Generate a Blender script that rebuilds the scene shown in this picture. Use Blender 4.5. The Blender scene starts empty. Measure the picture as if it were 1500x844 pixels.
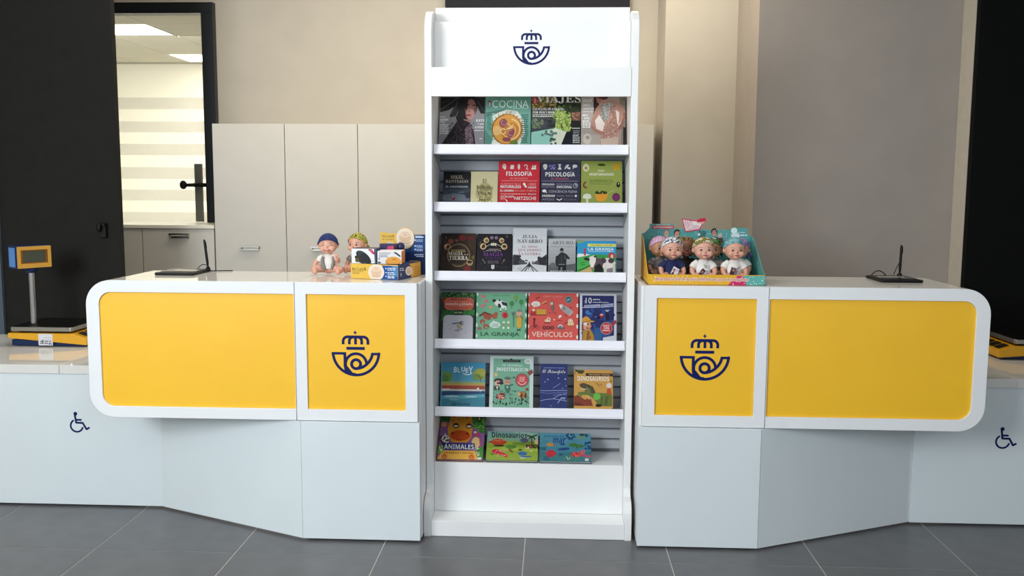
import bpy, bmesh, math, random
from mathutils import Vector, Matrix
random.seed(7)
SC = bpy.context.scene
COL = SC.collection
PI = math.pi

# ---------------------------------------------------------------- camera
cd = bpy.data.cameras.new('camera')
cd.sensor_width = 36.0
cd.sensor_fit = 'HORIZONTAL'
cd.lens = 1353.4 / 1500 * 36.0
cd.clip_start = 0.05
cam = bpy.data.objects.new('camera', cd)
R_ = Vector((0.99891003, 0.04636718, 0.00537002))
U_ = Vector((-0.01053151, 0.11180277, 0.99367461))
W_ = Vector((-0.04547351, 0.99264809, -0.11216923))
M = Matrix((R_, U_, -W_)).transposed().to_4x4()
M.translation = (0.0, -3.79234, 1.53158)
cam.matrix_world = M
COL.objects.link(cam)
SC.camera = cam

# ---------------------------------------------------------------- sky, daylight, lamps and an added fill
world = bpy.data.worlds.new('sky')
SC.world = world
world.use_nodes = True
bgn = world.node_tree.nodes['Background']
bgn.inputs[0].default_value = (0.70, 0.84, 1.0, 1)
bgn.inputs[1].default_value = 0.5

def area(name, loc, target, sx, sy, power, color):
    l = bpy.data.lights.new(name, 'AREA')
    l.shape = 'RECTANGLE'
    l.size, l.size_y = sx, sy
    l.energy = power
    l.color = color
    o = bpy.data.objects.new(name, l)
    o.location = loc
    d = Vector(target) - Vector(loc)
    o.rotation_euler = d.to_track_quat('-Z', 'Y').to_euler()
    COL.objects.link(o)
    return o

area('shop_window_daylight', (-3.0, -4.3, 2.35), (-0.6, 0.1, 1.0), 1.7, 1.5, 172, (0.90, 0.96, 1.0))
area('shop_window_daylight', (1.6, -4.5, 2.3), (0.3, 0.3, 0.9), 2.6, 1.2, 27, (0.86, 0.94, 1.0))
area('ceiling_or_fill_lamp', (-1.0, 1.2, 3.12), (-1.1, 1.75, 0), 2.4, 0.5, 34, (1.0, 0.88, 0.70))
area('ceiling_or_fill_lamp', (0.52, 1.2, 3.12), (0.80, 2.0, 1.2), 0.5, 0.3, 11, (1.0, 0.86, 0.62))
area('ceiling_or_fill_lamp', (-0.4, -0.9, 3.14), (-0.4, -0.5, 0), 2.4, 0.5, 16, (1.0, 0.98, 0.95))  # overhead fill added for top-down shading; the front room lamps are off
area('office_lamp', (-3.6, 4.4, 2.79), (-3.6, 5.2, 0), 2.6, 1.6, 240, (1.0, 0.975, 0.90))

SC.view_settings.view_transform = 'Standard'
SC.view_settings.look = 'None'
SC.view_settings.exposure = 0.0
SC.view_settings.gamma = 1.0
SC.view_settings.use_curve_mapping = False

# ---------------------------------------------------------------- materials
def lin(c):
    if isinstance(c, str):
        c = c.lstrip('#')
        c = [int(c[i:i + 2], 16) / 255 for i in (0, 2, 4)]
    return [(v / 12.92 if v <= 0.04045 else ((v + 0.055) / 1.055) ** 2.4) for v in c]

MATS = {}
def mat(name, color, rough=0.5, metal=0.0, vary=0.04, scale=18.0, bump=0.0, coat=0.0, spec=0.5):
    if name in MATS:
        return MATS[name]
    m = bpy.data.materials.new(name)
    m.use_nodes = True
    nt = m.node_tree
    b = nt.nodes['Principled BSDF']
    c = lin(color)
    b.inputs['Roughness'].default_value = rough
    b.inputs['Metallic'].default_value = metal
    b.inputs['Specular IOR Level'].default_value = spec
    if coat:
        b.inputs['Coat Weight'].default_value = coat
        b.inputs['Coat Roughness'].default_value = 0.05
    tc = nt.nodes.new('ShaderNodeTexCoord')
    nz = nt.nodes.new('ShaderNodeTexNoise')
    nz.inputs['Scale'].default_value = scale
    nz.inputs['Detail'].default_value = 3
    nt.links.new(tc.outputs['Object'], nz.inputs['Vector'])
    rp = nt.nodes.new('ShaderNodeValToRGB')
    rp.color_ramp.elements[0].position = 0.3
    rp.color_ramp.elements[1].position = 0.7
    rp.color_ramp.elements[0].color = [max(0, v * (1 - vary)) for v in c] + [1]
    rp.color_ramp.elements[1].color = [min(1, v * (1 + vary)) for v in c] + [1]
    nt.links.new(nz.outputs['Fac'], rp.inputs['Fac'])
    nt.links.new(rp.outputs['Color'], b.inputs['Base Color'])
    if bump:
        bn = nt.nodes.new('ShaderNodeBump')
        bn.inputs['Strength'].default_value = bump
        bn.inputs['Distance'].default_value = 0.002
        nt.links.new(nz.outputs['Fac'], bn.inputs['Height'])
        nt.links.new(bn.outputs['Normal'], b.inputs['Normal'])
    MATS[name] = m
    return m

def emis(name, color, s):
    m = bpy.data.materials.new(name)
    m.use_nodes = True
    b = m.node_tree.nodes['Principled BSDF']
    b.inputs['Base Color'].default_value = lin(color) + [1]
    b.inputs['Emission Color'].default_value = lin(color) + [1]
    b.inputs['Emission Strength'].default_value = s
    return m

def pattern(name, cols, scale, rough=0.7, kind='voronoi'):
    """printed cloth: blotches of several colours"""
    m = bpy.data.materials.new(name)
    m.use_nodes = True
    nt = m.node_tree
    b = nt.nodes['Principled BSDF']
    b.inputs['Roughness'].default_value = rough
    tc = nt.nodes.new('ShaderNodeTexCoord')
    if kind == 'voronoi':
        t = nt.nodes.new('ShaderNodeTexVoronoi')
        t.inputs['Scale'].default_value = scale
        out = t.outputs['Distance']
    else:
        t = nt.nodes.new('ShaderNodeTexNoise')
        t.inputs['Scale'].default_value = scale
        out = t.outputs['Fac']
    nt.links.new(tc.outputs['Object'], t.inputs['Vector'])
    rp = nt.nodes.new('ShaderNodeValToRGB')
    rp.color_ramp.interpolation = 'CONSTANT'
    e = rp.color_ramp.elements
    lo, hi = (0.0, 0.75) if kind == 'voronoi' else (0.35, 0.65)
    n = len(cols)
    while len(e) < n:
        e.new(0.5)
    for i, c in enumerate(cols):
        e[i].position = 0.0 if i == 0 else lo + (hi - lo) * i / n
        e[i].color = lin(c) + [1]
    nt.links.new(out, rp.inputs['Fac'])
    nt.links.new(rp.outputs['Color'], b.inputs['Base Color'])
    return m

WHITE = mat('white_laminate', '#f1f2f3', 0.28, vary=0.012, scale=4)
WHITE_TOP = mat('glossy_white_top', '#e6e4df', 0.06, vary=0.012, scale=4)
RACKW = mat('white_lacquer', '#f2f2f1', 0.35, vary=0.012, scale=5)
STEEL_W = mat('white_steel', '#ecebf2', 0.3, vary=0.015, scale=8)
SLATM = mat('pale_grey_slat', '#b6b9be', 0.4, vary=0.03, scale=12)
YELLOW = mat('yellow_panel', '#ffc316', 0.44, vary=0.02, scale=5, spec=0.8)
NAVY = mat('navy_print', '#0d1a5c', 0.45, vary=0.03)
DARK = mat('dark_screen', '#1e1d1b', 0.75, vary=0.10, scale=25, spec=0.2)
BLACK = mat('black_plastic', '#070708', 0.5, vary=0.1, spec=0.25)
BLACKF = mat('black_frame', '#10151a', 0.4, vary=0.06)
GREYC = mat('cabinet_front', '#c9c4ba', 0.45, vary=0.02, scale=6)
STEEL = mat('brushed_steel', '#b4b2ac', 0.3, 1.0, vary=0.06, scale=60)
BEIGE = mat('beige_wall', '#bab3a7', 0.85, vary=0.03, scale=6, bump=0.1)
TAUPE = mat('grey_brown_wall', '#9f968e', 0.85, vary=0.03, scale=6, bump=0.1)
CEIL = mat('ceiling_paint', '#e4e2dc', 0.9)
BASEW = mat('pale_laminate', '#e0e8ea', 0.3, vary=0.012, scale=4)
TILE = mat('grey_porcelain', '#666668', 0.34, vary=0.10, scale=9, bump=0.05)
GROUT = mat('grout', '#c9c5be', 0.8, vary=0.06)

def printmat():
    m = bpy.data.materials.new('printed_ink')
    m.use_nodes = True
    nt = m.node_tree
    b = nt.nodes['Principled BSDF']
    b.inputs['Roughness'].default_value = 0.4
    b.inputs['Specular IOR Level'].default_value = 0.25
    a = nt.nodes.new('ShaderNodeVertexColor')
    a.layer_name = 'ink'
    tc = nt.nodes.new('ShaderNodeTexCoord')
    nz = nt.nodes.new('ShaderNodeTexNoise')
    nz.inputs['Scale'].default_value = 90
    mx = nt.nodes.new('ShaderNodeMixRGB')
    mx.blend_type = 'MULTIPLY'
    mx.inputs[0].default_value = 0.10
    nt.links.new(tc.outputs['Object'], nz.inputs['Vector'])
    nt.links.new(a.outputs['Color'], mx.inputs[1])
    nt.links.new(nz.outputs['Fac'], mx.inputs[2])
    nt.links.new(mx.outputs[0], b.inputs['Base Color'])
    return m
INK = printmat()

# ---------------------------------------------------------------- object helpers
WM = {}
def link(o, parent=None):
    COL.objects.link(o)
    if parent is not None:
        o.parent = parent
    return o

def tag(o, label=None, cat=None, group=None, kind=None):
    if label: o['label'] = label
    if cat: o['category'] = cat
    if group: o['group'] = group
    if kind: o['kind'] = kind
    return o

def thing(name, label, cat, loc=(0, 0, 0), rot=(0, 0, 0), group=None, scale=1.0):
    o = bpy.data.objects.new(name, None)
    o.empty_display_size = 0.05
    o.location = loc
    o.rotation_euler = rot
    o.scale = (scale,) * 3
    link(o)
    WM[o] = Matrix.LocRotScale(Vector(loc), __import__('mathutils').Euler(rot), Vector((scale,) * 3))
    return tag(o, label, cat, group)

def root_of(o):
    while o is not None and o.parent is not None:
        o = o.parent
    return o

class MB:
    """collects shapes, then links them as ONE mesh object"""
    def __init__(s):
        s.v, s.f, s.c = [], [], []
        s.mi = []
    def add(s, vs, fs, m=0):
        n = len(s.v)
        s.v += [tuple(p) for p in vs]
        s.f += [tuple(i + n for i in f) for f in fs]
        s.mi += [m] * len(fs)
        return s
    def box(s, x0, x1, y0, y1, z0, z1, m=0):
        vs = [(x, y, z) for x in (x0, x1) for y in (y0, y1) for z in (z0, z1)]
        return s.add(vs, [(0, 1, 3, 2), (4, 6, 7, 5), (0, 4, 5, 1), (2, 3, 7, 6), (0, 2, 6, 4), (1, 5, 7, 3)], m)
    def prism(s, pts, axis, a, b, m=0):
        """closed outline pts extruded along an axis from a to b"""
        n = len(pts)
        def P(p, t):
            if axis == 'x': return (t, p[0], p[1])
            if axis == 'y': return (p[0], t, p[1])
            return (p[0], p[1], t)
        vs = [P(p, a) for p in pts] + [P(p, b) for p in pts]
        fs = [tuple(range(n)), tuple(range(2 * n - 1, n - 1, -1))]
        fs += [(i, i + n, (i + 1) % n + n, (i + 1) % n) for i in range(n)]
        return s.add(vs, fs, m)
    def ring(s, outer, inner, axis, a, b, m=0):
        n = len(outer)
        def P(p, t):
            return (p[0], t, p[1]) if axis == 'y' else ((t, p[0], p[1]) if axis == 'x' else (p[0], p[1], t))
        vs = [P(p, a) for p in outer] + [P(p, a) for p in inner] + [P(p, b) for p in outer] + [P(p, b) for p in inner]
        fs = []
        for i in range(n):
            j = (i + 1) % n
            fs += [(i, j, n + j, n + i), (2 * n + i, 3 * n + i, 3 * n + j, 2 * n + j),
                   (i, 2 * n + i, 2 * n + j, j), (n + i, n + j, 3 * n + j, 3 * n + i)]
        return s.add(vs, fs, m)
    def ell(s, c, r, nu=12, nv=8, m=0, rot=None):
        vs, fs = [], []
        for j in range(nv + 1):
            t = PI * j / nv
            for i in range(nu):
                a = 2 * PI * i / nu
                p = Vector((r[0] * math.sin(t) * math.cos(a), r[1] * math.sin(t) * math.sin(a), r[2] * math.cos(t)))
                if rot is not None: p = rot @ p
                vs.append(p + Vector(c))
        for j in range(nv):
            for i in range(nu):
                k = (i + 1) % nu
                fs.append((j * nu + i, (j + 1) * nu + i, (j + 1) * nu + k, j * nu + k))
        return s.add(vs, fs, m)
    def tube(s, pts, rad, n=10, m=0):
        pts = [Vector(p) for p in pts]
        rs = rad if isinstance(rad, (list, tuple)) else [rad] * len(pts)
        vs, fs = [], []
        up = None
        for i, p in enumerate(pts):
            d = (pts[min(i + 1, len(pts) - 1)] - pts[max(i - 1, 0)]).normalized()
            if up is None:
                up = Vector((0, 0, 1)) if abs(d.z) < 0.9 else Vector((1, 0, 0))
            sx = d.cross(up).normalized()
            sy = sx.cross(d).normalized()
            up = sy
            for k in range(n):
                a = 2 * PI * k / n
                vs.append(p + sx * rs[i] * math.cos(a) + sy * rs[i] * math.sin(a))
        for i in range(len(pts) - 1):
            for k in range(n):
                q = (k + 1) % n
                fs.append((i * n + k, i * n + q, (i + 1) * n + q, (i + 1) * n + k))
        fs.append(tuple(range(n - 1, -1, -1)))
        fs.append(tuple(range((len(pts) - 1) * n, len(pts) * n)))
        return s.add(vs, fs, m)
    def build(s, name, mats, parent=None, world=False, bevel=0.0, smooth=False, seg=2):
        me = bpy.data.meshes.new(name)
        vs = s.v
        if world and parent is not None:
            inv = WM[root_of(parent)].inverted()
            vs = [inv @ Vector(p) for p in vs]
        me.from_pydata([tuple(p) for p in vs], [], s.f)
        for m in (mats if isinstance(mats, (list, tuple)) else [mats]):
            me.materials.append(m)
        if any(s.mi):
            me.polygons.foreach_set('material_index', s.mi)
        bm = bmesh.new()
        bm.from_mesh(me)
        bmesh.ops.recalc_face_normals(bm, faces=bm.faces)
        bm.to_mesh(me)
        bm.free()
        if smooth:
            me.polygons.foreach_set('use_smooth', [True] * len(me.polygons))
        me.update()
        o = link(bpy.data.objects.new(name, me), parent)
        if bevel:
            b = o.modifiers.new('edge', 'BEVEL')
            b.width = bevel
            b.segments = seg
            b.limit_method = 'ANGLE'
            b.angle_limit = math.radians(40)
        return o

def part(name, parent, mats, fn, **k):
    b = MB()
    fn(b)
    return b.build(name, mats, parent, **k)

def boxpart(name, parent, m, x0, x1, y0, y1, z0, z1, bevel=0.0015, world=True):
    return MB().box(x0, x1, y0, y1, z0, z1).build(name, m, parent, world=world and parent is not None, bevel=bevel)

def struct(name, m, *boxes, bevel=0.0):
    b = MB()
    for q in boxes:
        b.box(*q)
    o = b.build(name, m, None, bevel=bevel)
    WM[o] = Matrix.Identity(4)
    o['kind'] = 'structure'
    return o

def rrect(x0, x1, z0, z1, r, n=8):
    """rounded outline, r = radii of bottom-left, bottom-right, top-right, top-left"""
    if not isinstance(r, (tuple, list)): r = (r,) * 4
    out = []
    cs = [(x0, z0, 1, 1, 180), (x1, z0, -1, 1, 270), (x1, z1, -1, -1, 0), (x0, z1, 1, -1, 90)]
    for (x, z, sx, sz, a0), rr in zip(cs, r):
        cx, cz = x + sx * rr, z + sz * rr
        for i in range(n + 1):
            a = math.radians(a0 + 90 * i / n)
            out.append((cx + rr * math.cos(a), cz + rr * math.sin(a)))
    return out

# ---------------------------------------------------------------- flat print (lettering and pictures)
FONTS = {'serif': (0x1D400, 0x1D41A), 'sansb': (0x1D5D4, 0x1D5EE), 'script': (0x1D4D0, 0x1D4EA), 'mono': (0x1D670, 0x1D68A),
         'ital': (0x1D63C, 0x1D656)}
TXT = {}
def glyphs(s, font=None):
    key = (s, font)
    if key in TXT: return TXT[key]
    body = s
    if font in FONTS:
        U, L = FONTS[font]
        body = ''.join(chr(U + ord(c) - 65) if 'A' <= c <= 'Z' else (chr(L + ord(c) - 97) if 'a' <= c <= 'z' else c) for c in s)
    cu = bpy.data.curves.new('lettering', 'FONT')
    cu.body = body
    cu.resolution_u = 2
    ob = bpy.data.objects.new('lettering', cu)
    me = ob.to_mesh()
    vs = [(v.co.x, v.co.y) for v in me.vertices]
    fs = [tuple(p.vertices) for p in me.polygons]
    ob.to_mesh_clear()
    bpy.data.objects.remove(ob)
    bpy.data.curves.remove(cu)
    TXT[key] = (vs, fs)
    return TXT[key]

class Art:
    """flat print in layers; fn maps picture units to (x, z) on the surface"""
    def __init__(s, fn, lim=None, step=0.00005):
        s.fn, s.lim, s.step = fn, lim, step
        s.v, s.f, s.col = [], [], []
        s.lay = 1
        s.gain = 1.0
    def _put(s, pts, faces, c, raw=False, lift=None):
        n = len(s.v)
        for i, p in enumerate(pts):
            x, z = p if raw else s.fn(*p)
            if s.lim:
                x = min(max(x, s.lim[0]), s.lim[1])
                z = min(max(z, s.lim[2]), s.lim[3])
            s.v.append((x, -0.0003 - (s.lay + (lift[i] if lift else 0.0)) * s.step, z))
        s.f += [tuple(i + n for i in f) for f in faces]
        s.col += [lin(c)] * len(faces)
        s.lay += 1
    def bg(s, c, inset=0.0):
        a, b, d, e = s.lim
        s._put([(a + inset, d + inset), (b - inset, d + inset), (b - inset, e - inset), (a + inset, e - inset)], [(0, 1, 2, 3)], c, raw=True)
    def vgrad(s, c0, c1, n=10):
        a, b, d, e = s.lim
        A = [int(c0[i:i + 2], 16) for i in (1, 3, 5)]
        B = [int(c1[i:i + 2], 16) for i in (1, 3, 5)]
        for i in range(n):
            t = i / (n - 1)
            c = '#%02x%02x%02x' % tuple(int(A[k] + (B[k] - A[k]) * t) for k in range(3))
            z0, z1 = e - (e - d) * (i + 1) / n, e - (e - d) * i / n
            s._put([(a, z0), (b, z0), (b, z1), (a, z1)], [(0, 1, 2, 3)], c, raw=True)
            s.lay -= 1
        s.lay += 1
    def rect(s, x0, y0, x1, y1, c):
        s._put([(x0, y1), (x1, y1), (x1, y0), (x0, y0)], [(0, 1, 2, 3)], c)
    def rr(s, x0, y0, x1, y1, r, c):
        s._put(rrect(x0, x1, y0, y1, r, 5), [tuple(range(24))], c)
    def poly(s, pts, c):
        s._put(pts, [tuple(range(len(pts)))], c)
    def ell(s, x, y, rx, ry, c, n=18, rot=0):
        cr, sr = math.cos(rot), math.sin(rot)
        P = []
        for i in range(n):
            a = 2 * PI * i / n
            u, v = rx * math.cos(a), ry * math.sin(a)
            P.append((x + u * cr - v * sr, y + u * sr + v * cr))
        s._put(P, [tuple(range(n))], c)
    def arc(s, x, y, r, w, a0, a1, c, ry=None, n=28):
        ry = ry or r
        P, F = [], []
        for i in range(n + 1):
            a = math.radians(a0 + (a1 - a0) * i / n)
            for q in (-w / 2, w / 2):
                P.append((x + (r + q) * math.cos(a), y + (ry + q) * math.sin(a)))
        for i in range(n):
            F.append((2 * i, 2 * i + 1, 2 * i + 3, 2 * i + 2))
        s._put(P, F, c)
    def line(s, pts, w, c, joints=True):
        P, F, Z = [], [], []
        for i, (a, b) in enumerate(zip(pts, pts[1:])):
            dx, dy = b[0] - a[0], b[1] - a[1]
            L = math.hypot(dx, dy) or 1
            nx, ny = -dy / L * w / 2, dx / L * w / 2
            n = len(P)
            P += [(a[0] + nx, a[1] + ny), (a[0] - nx, a[1] - ny), (b[0] - nx, b[1] - ny), (b[0] + nx, b[1] + ny)]
            F.append((n, n + 1, n + 2, n + 3))
            Z += [0.3 * (i % 2)] * 4
        if joints:
            for i, p in enumerate(pts[1:-1]):
                n = len(P)
                Z += [0.55 + 0.25 * (i % 2)] * 8
                P += [(p[0] + w / 2 * math.cos(PI * k / 4), p[1] + w / 2 * math.sin(PI * k / 4)) for k in range(8)]
                F.append(tuple(range(n, n + 8)))
        s._put(P, F, c, lift=Z)
    def text(s, t, x0, y0, x1, y1, c, font=None, slant=0.0):
        vs, fs = glyphs(t, font)
        ax, bx = min(v[0] for v in vs), max(v[0] for v in vs)
        ay, by = min(v[1] for v in vs), max(v[1] for v in vs)
        P = [(x0 + (v[0] - ax) / (bx - ax) * (x1 - x0), y1 + (v[1] - ay) / (by - ay) * (y0 - y1) + slant * (x1 - x0) * (v[0] - ax) / (bx - ax)) for v in vs]
        s._put(P, fs, c)
    def words(s, x0, y0, x1, h, c, rows=1, gap=1.6, seed=1):
        """lines of print too small to read"""
        rnd = random.Random(seed)
        for k in range(rows):
            x, y = x0, y0 + k * h * gap
            P, F = [], []
            while x < x1 - h:
                w = min(h * rnd.uniform(0.8, 3.2), x1 - x)
                n = len(P)
                P += [(x, y + h), (x + w, y + h), (x + w, y), (x, y)]
                F.append((n, n + 1, n + 2, n + 3))
                x += w + h * 0.5
            if F: s._put(P, F, c)
    def dots(s, x0, y0, x1, y1, n, r, c, seed=3):
        rnd = random.Random(seed)
        P, F, Z = [], [], []
        for k in range(n):
            Z += [0.15 * (k % 6)] * 6
            x, y = rnd.uniform(x0, x1), rnd.uniform(y0, y1)
            q = len(P)
            P += [(x + r * math.cos(PI * i / 3), y + r * math.sin(PI * i / 3)) for i in range(6)]
            F.append(tuple(range(q, q + 6)))
        s._put(P, F, c, lift=Z)
    def build(s, name, parent, xf=None):
        me = bpy.data.meshes.new(name)
        vs = [xf @ Vector(p) for p in s.v] if xf is not None else s.v
        me.from_pydata([tuple(p) for p in vs], [], s.f)
        at = me.color_attributes.new('ink', 'FLOAT_COLOR', 'CORNER')
        buf = []
        for p, c in zip(me.polygons, s.col):
            buf += [min(1, c[0] * s.gain), min(1, c[1] * s.gain), min(1, c[2] * s.gain), 1.0] * p.loop_total
        at.data.foreach_set('color', buf)
        me.materials.append(INK)
        me.update()
        return link(bpy.data.objects.new(name, me), parent)

def emblem_art(fn, c='#0d1a5c'):
    """crowned post horn"""
    a = Art(fn)
    a.poly([(428, 108), (438, 130), (456, 137), (438, 144), (428, 166), (418, 144), (400, 137), (418, 130)], c)
    def q(cx, cy, r, a0, a1, n=6):
        return [(cx + r * math.cos(math.radians(a0 + (a1 - a0) * i / n)), cy + r * math.sin(math.radians(a0 + (a1 - a0) * i / n))) for i in range(n + 1)]
    a.line([(278, 284)] + q(332, 244, 54, 180, 270) + [(432, 190)], 34, c)
    a.line([(355, 284)] + q(402, 240, 47, 180, 270) + [(432, 193)], 34, c)
    a.line([(432, 284), (432, 178)], 34, c)
    a.line([(508, 284)] + q(461, 240, 47, 0, -90) + [(432, 193)], 34, c)
    a.line([(585, 284)] + q(531, 244, 54, 0, -90) + [(432, 190)], 34, c)
    a.rect(318, 315, 545, 351, c)
    a.arc(435, 382, 284, 34, 180, 0, c, n=40)
    a.rect(133, 382, 314, 413, c)
    a.rect(280, 382, 314, 555, c)
    a.line([(297, 540), (304, 585), (325, 625), (365, 652), (430, 660)], 36, c)
    a.poly([(283, 560), (330, 560), (400, 648), (330, 650), (290, 610)], c)
    a.arc(435, 530, 131, 34, 90, 364, c, n=40)
    a.arc(435, 530, 56, 36, 0, 360, c, n=32)
    a.rect(625, 385, 736, 416, c)
    a.line([(641, 390), (634, 425), (618, 465), (592, 505), (556, 540), (516, 566), (470, 582), (435, 586)], 34, c)
    return a
# ================================================================ the room
fl = struct('floor', GROUT, (-4.4, 4.2, -4.7, 2.6, -0.06, -0.002))
proto = None
k = 0
for j in range(-7, 5):
    for i in range(-4, 10):
        x, y = -1.914 + 0.6 * i, -0.1515 + 0.6 * j
        if proto is None:
            proto = MB().box(0.0025, 0.5975, 0.0025, 0.5975, -0.012, 0.0).build('tile', TILE, fl, bevel=0.0008, seg=1)
            t = proto
        else:
            t = proto.copy()
            COL.objects.link(t)
            t.parent = fl
        t.location = (x, y, 0)
struct('ceiling', CEIL, (-4.4, 4.2, -4.7, 2.6, 3.2, 3.26))
struct('wall_left', BEIGE, (-3.72, -3.6, -4.7, 2.6, 0, 3.2))
struct('wall_right', TAUPE, (3.6, 3.72, -4.7, 2.6, 0, 3.2))
# back wall with the window opening
struct('wall_back', BEIGE, (-3.6, -3.22, 2.45, 2.57, 0, 3.2), (-2.28, 0.66, 2.45, 2.57, 0, 3.2), (-3.22, -2.28, 2.45, 2.57, 2.717, 3.2),
       (-3.22, -2.28, 2.45, 2.57, 0, 1.23))
# pier steps on the right
struct('wall_recess', BEIGE, (0.660, 1.095, 2.0, 2.6, 0, 3.2))
struct('column', TAUPE, (1.095, 2.177, 1.40, 2.6, 0, 3.2))
struct('wall_right_return', mat('return_paint', '#b3aca0', 0.85), (2.177, 3.6, 1.245, 2.6, 0, 3.2))
struct('wall_left_return', mat('blue_grey_paint', '#4a5560', 0.6), (-3.6, -3.069, 1.18, 1.25, 0, 3.2))

# window to the office behind
w = MB()
w.box(-3.22, -2.28, 2.40, 2.50, 2.647, 2.717)
w.box(-2.362, -2.28, 2.40, 2.50, 1.23, 2.647)
w.box(-3.22, -3.14, 2.40, 2.50, 1.23, 2.647)
win = w.build('window_1', BLACKF, None, bevel=0.002)
win['kind'] = 'structure'
WM[win] = Matrix.Identity(4)
def glassmat(name, a, col, rough):
    m = bpy.data.materials.new(name)
    m.use_nodes = True
    nt = m.node_tree
    b = nt.nodes['Principled BSDF']
    tr = nt.nodes.new('ShaderNodeBsdfTransparent')
    mx = nt.nodes.new('ShaderNodeMixShader')
    nz = nt.nodes.new('ShaderNodeTexNoise')
    mr = nt.nodes.new('ShaderNodeMapRange')
    nz.inputs['Scale'].default_value = 3
    mr.inputs['To Min'].default_value = a * 0.96
    mr.inputs['To Max'].default_value = a * 1.04
    b.inputs['Base Color'].default_value = lin(col) + [1]
    b.inputs['Roughness'].default_value = rough
    nt.links.new(nz.outputs['Fac'], mr.inputs['Value'])
    nt.links.new(mr.outputs['Result'], mx.inputs['Fac'])
    nt.links.new(tr.outputs[0], mx.inputs[1])
    nt.links.new(b.outputs[0], mx.inputs[2])
    nt.links.new(mx.outputs[0], nt.nodes['Material Output'].inputs['Surface'])
    return m
GLASS = glassmat('window_glass', 0.05, '#eef2f0', 0.03)
FROST = glassmat('frosted_film', 0.24, '#f6f5ee', 0.5)
boxpart('pane', win, GLASS, -3.14, -2.362, 2.452, 2.458, 1.245, 2.647, bevel=0)
for z0, z1 in ((2.021, 2.098), (1.866, 1.939), (1.712, 1.788), (1.552, 1.631), (1.404, 1.478), (1.247, 1.324)):
    boxpart('frosted_strip', win, FROST, -3.14, -2.364, 2.4485, 2.4505, z0, z1, bevel=0)
lv = MB().box(-2.452, -2.398, 2.43, 2.446, 1.262, 1.655).build('handle_plate', mat('grey_metal', '#8f9188', 0.4, 0.6), win, bevel=0.003)
h = MB()
h.tube([(-2.362, 2.412, 1.512), (-2.44, 2.39, 1.512)], 0.014)
h.tube([(-2.425, 2.43, 1.512), (-2.425, 2.39, 1.512), (-2.50, 2.375, 1.510)], [0.013, 0.013, 0.011])
h.ell((-2.507, 2.372, 1.512), (0.024, 0.022, 0.03))
h.build('lever_handle', BLACK, win, smooth=True)

# office beyond the glass
OFF = mat('office_wall', '#f3efdd', 0.9, vary=0.015)
struct('floor_office', mat('office_floor', '#8d8a84', 0.5), (-7.2, 0.4, 2.6, 6.6, -0.06, 0.0))
struct('wall_office_back', OFF, (-7.2, 0.4, 6.55, 6.65, 0, 3.0))
struct('wall_office_left', OFF, (-7.3, -7.2, 2.6, 6.65, 0, 3.0))
struct('wall_office_right', OFF, (0.4, 0.5, 2.6, 6.65, 0, 3.0))
ceo = struct('ceiling_office', mat('ceiling_grid', '#b9b6a6', 0.8), (-7.2, 0.4, 2.58, 6.6, 2.84, 2.9))
ctile = mat('ceiling_board', '#dcd8c6', 0.9, vary=0.04, scale=3)
cp = None
LAMPS = [(-3.99, 3.9), (-3.99, 5.70)]
for i in range(12):
    for j in range(6):
        x, y = -6.99 + 0.6 * i, 2.7 + 0.6 * j
        if x > -0.3 or any(abs(x - a) < 0.1 and abs(y - b) < 0.1 for a, b in LAMPS): continue
        if cp is None:
            cp = MB().box(0.004, 0.596, 0.004, 0.596, 2.830, 2.8405).build('ceiling_panel', ctile, ceo)
            q = cp
        else:
            q = cp.copy(); COL.objects.link(q); q.parent = ceo
        q.location = (x, y, 0)
LED = emis('led_panel', '#fffdf0', 6.0)
for n_, (x, y) in enumerate(LAMPS):
    t = thing('ceiling_light', ['square white ceiling light in the office, the nearer of two seen through the glass',
                                'square white ceiling light in the office, the farther, lower one seen through the glass'][n_], 'ceiling light', (x + 0.3, y + 0.3, 2.84), group='office ceiling lights')
    part('frame', t, mat('light_trim', '#f2f2ee', 0.4), lambda b: b.ring(rrect(-0.298, 0.298, -0.296, 0.296, 0.002, 2), rrect(-0.28, 0.28, -0.28, 0.28, 0.01, 2), 'z', -0.012, 0.0))
    part('diffuser', t, LED, lambda b: b.box(-0.28, 0.28, -0.28, 0.28, -0.008, -0.002))

# dark screens either side
ps = thing('privacy_screen', 'tall dark grey screen panel behind the desk with the weighing scale and pole display', 'screen', (-2.7, 1.22, 0))
boxpart('board', ps, DARK, -3.066, -2.392, 1.20, 1.24, 0.0, 3.19, bevel=0.002)
part('latch', ps, BLACK, lambda b: (b.box(-2.503, -2.463, 1.176, 1.1985, 1.225, 1.305), b.ell((-2.494, 1.163, 1.280), (0.013, 0.014, 0.024)), b.box(-2.476, -2.460, 1.16, 1.18, 1.288, 1.303)), world=True, bevel=0.002)
ps = thing('privacy_screen', 'tall black screen panel beside the grey column and behind the right-hand desk', 'screen', (2.6, 1.22, 0))
boxpart('board', ps, mat('dark_screen_shaded', '#050606', 0.75, vary=0.1, spec=0.15), 2.178, 3.4, 1.20, 1.243, 0.0, 3.19, bevel=0.002)  # same board as the left screen; its weaker light is put into a darker colour

# dark board above the cabinets
db = thing('wall_screen', 'flat black board high on the beige wall, just above the white book stand', 'screen', (-0.12, 2.43, 2.6))
boxpart('board', db, mat('charcoal_board', '#1b1c24', 0.6, spec=0.2), -0.732, 0.472, 2.40, 2.449, 2.56, 3.1, bevel=0.003)

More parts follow.
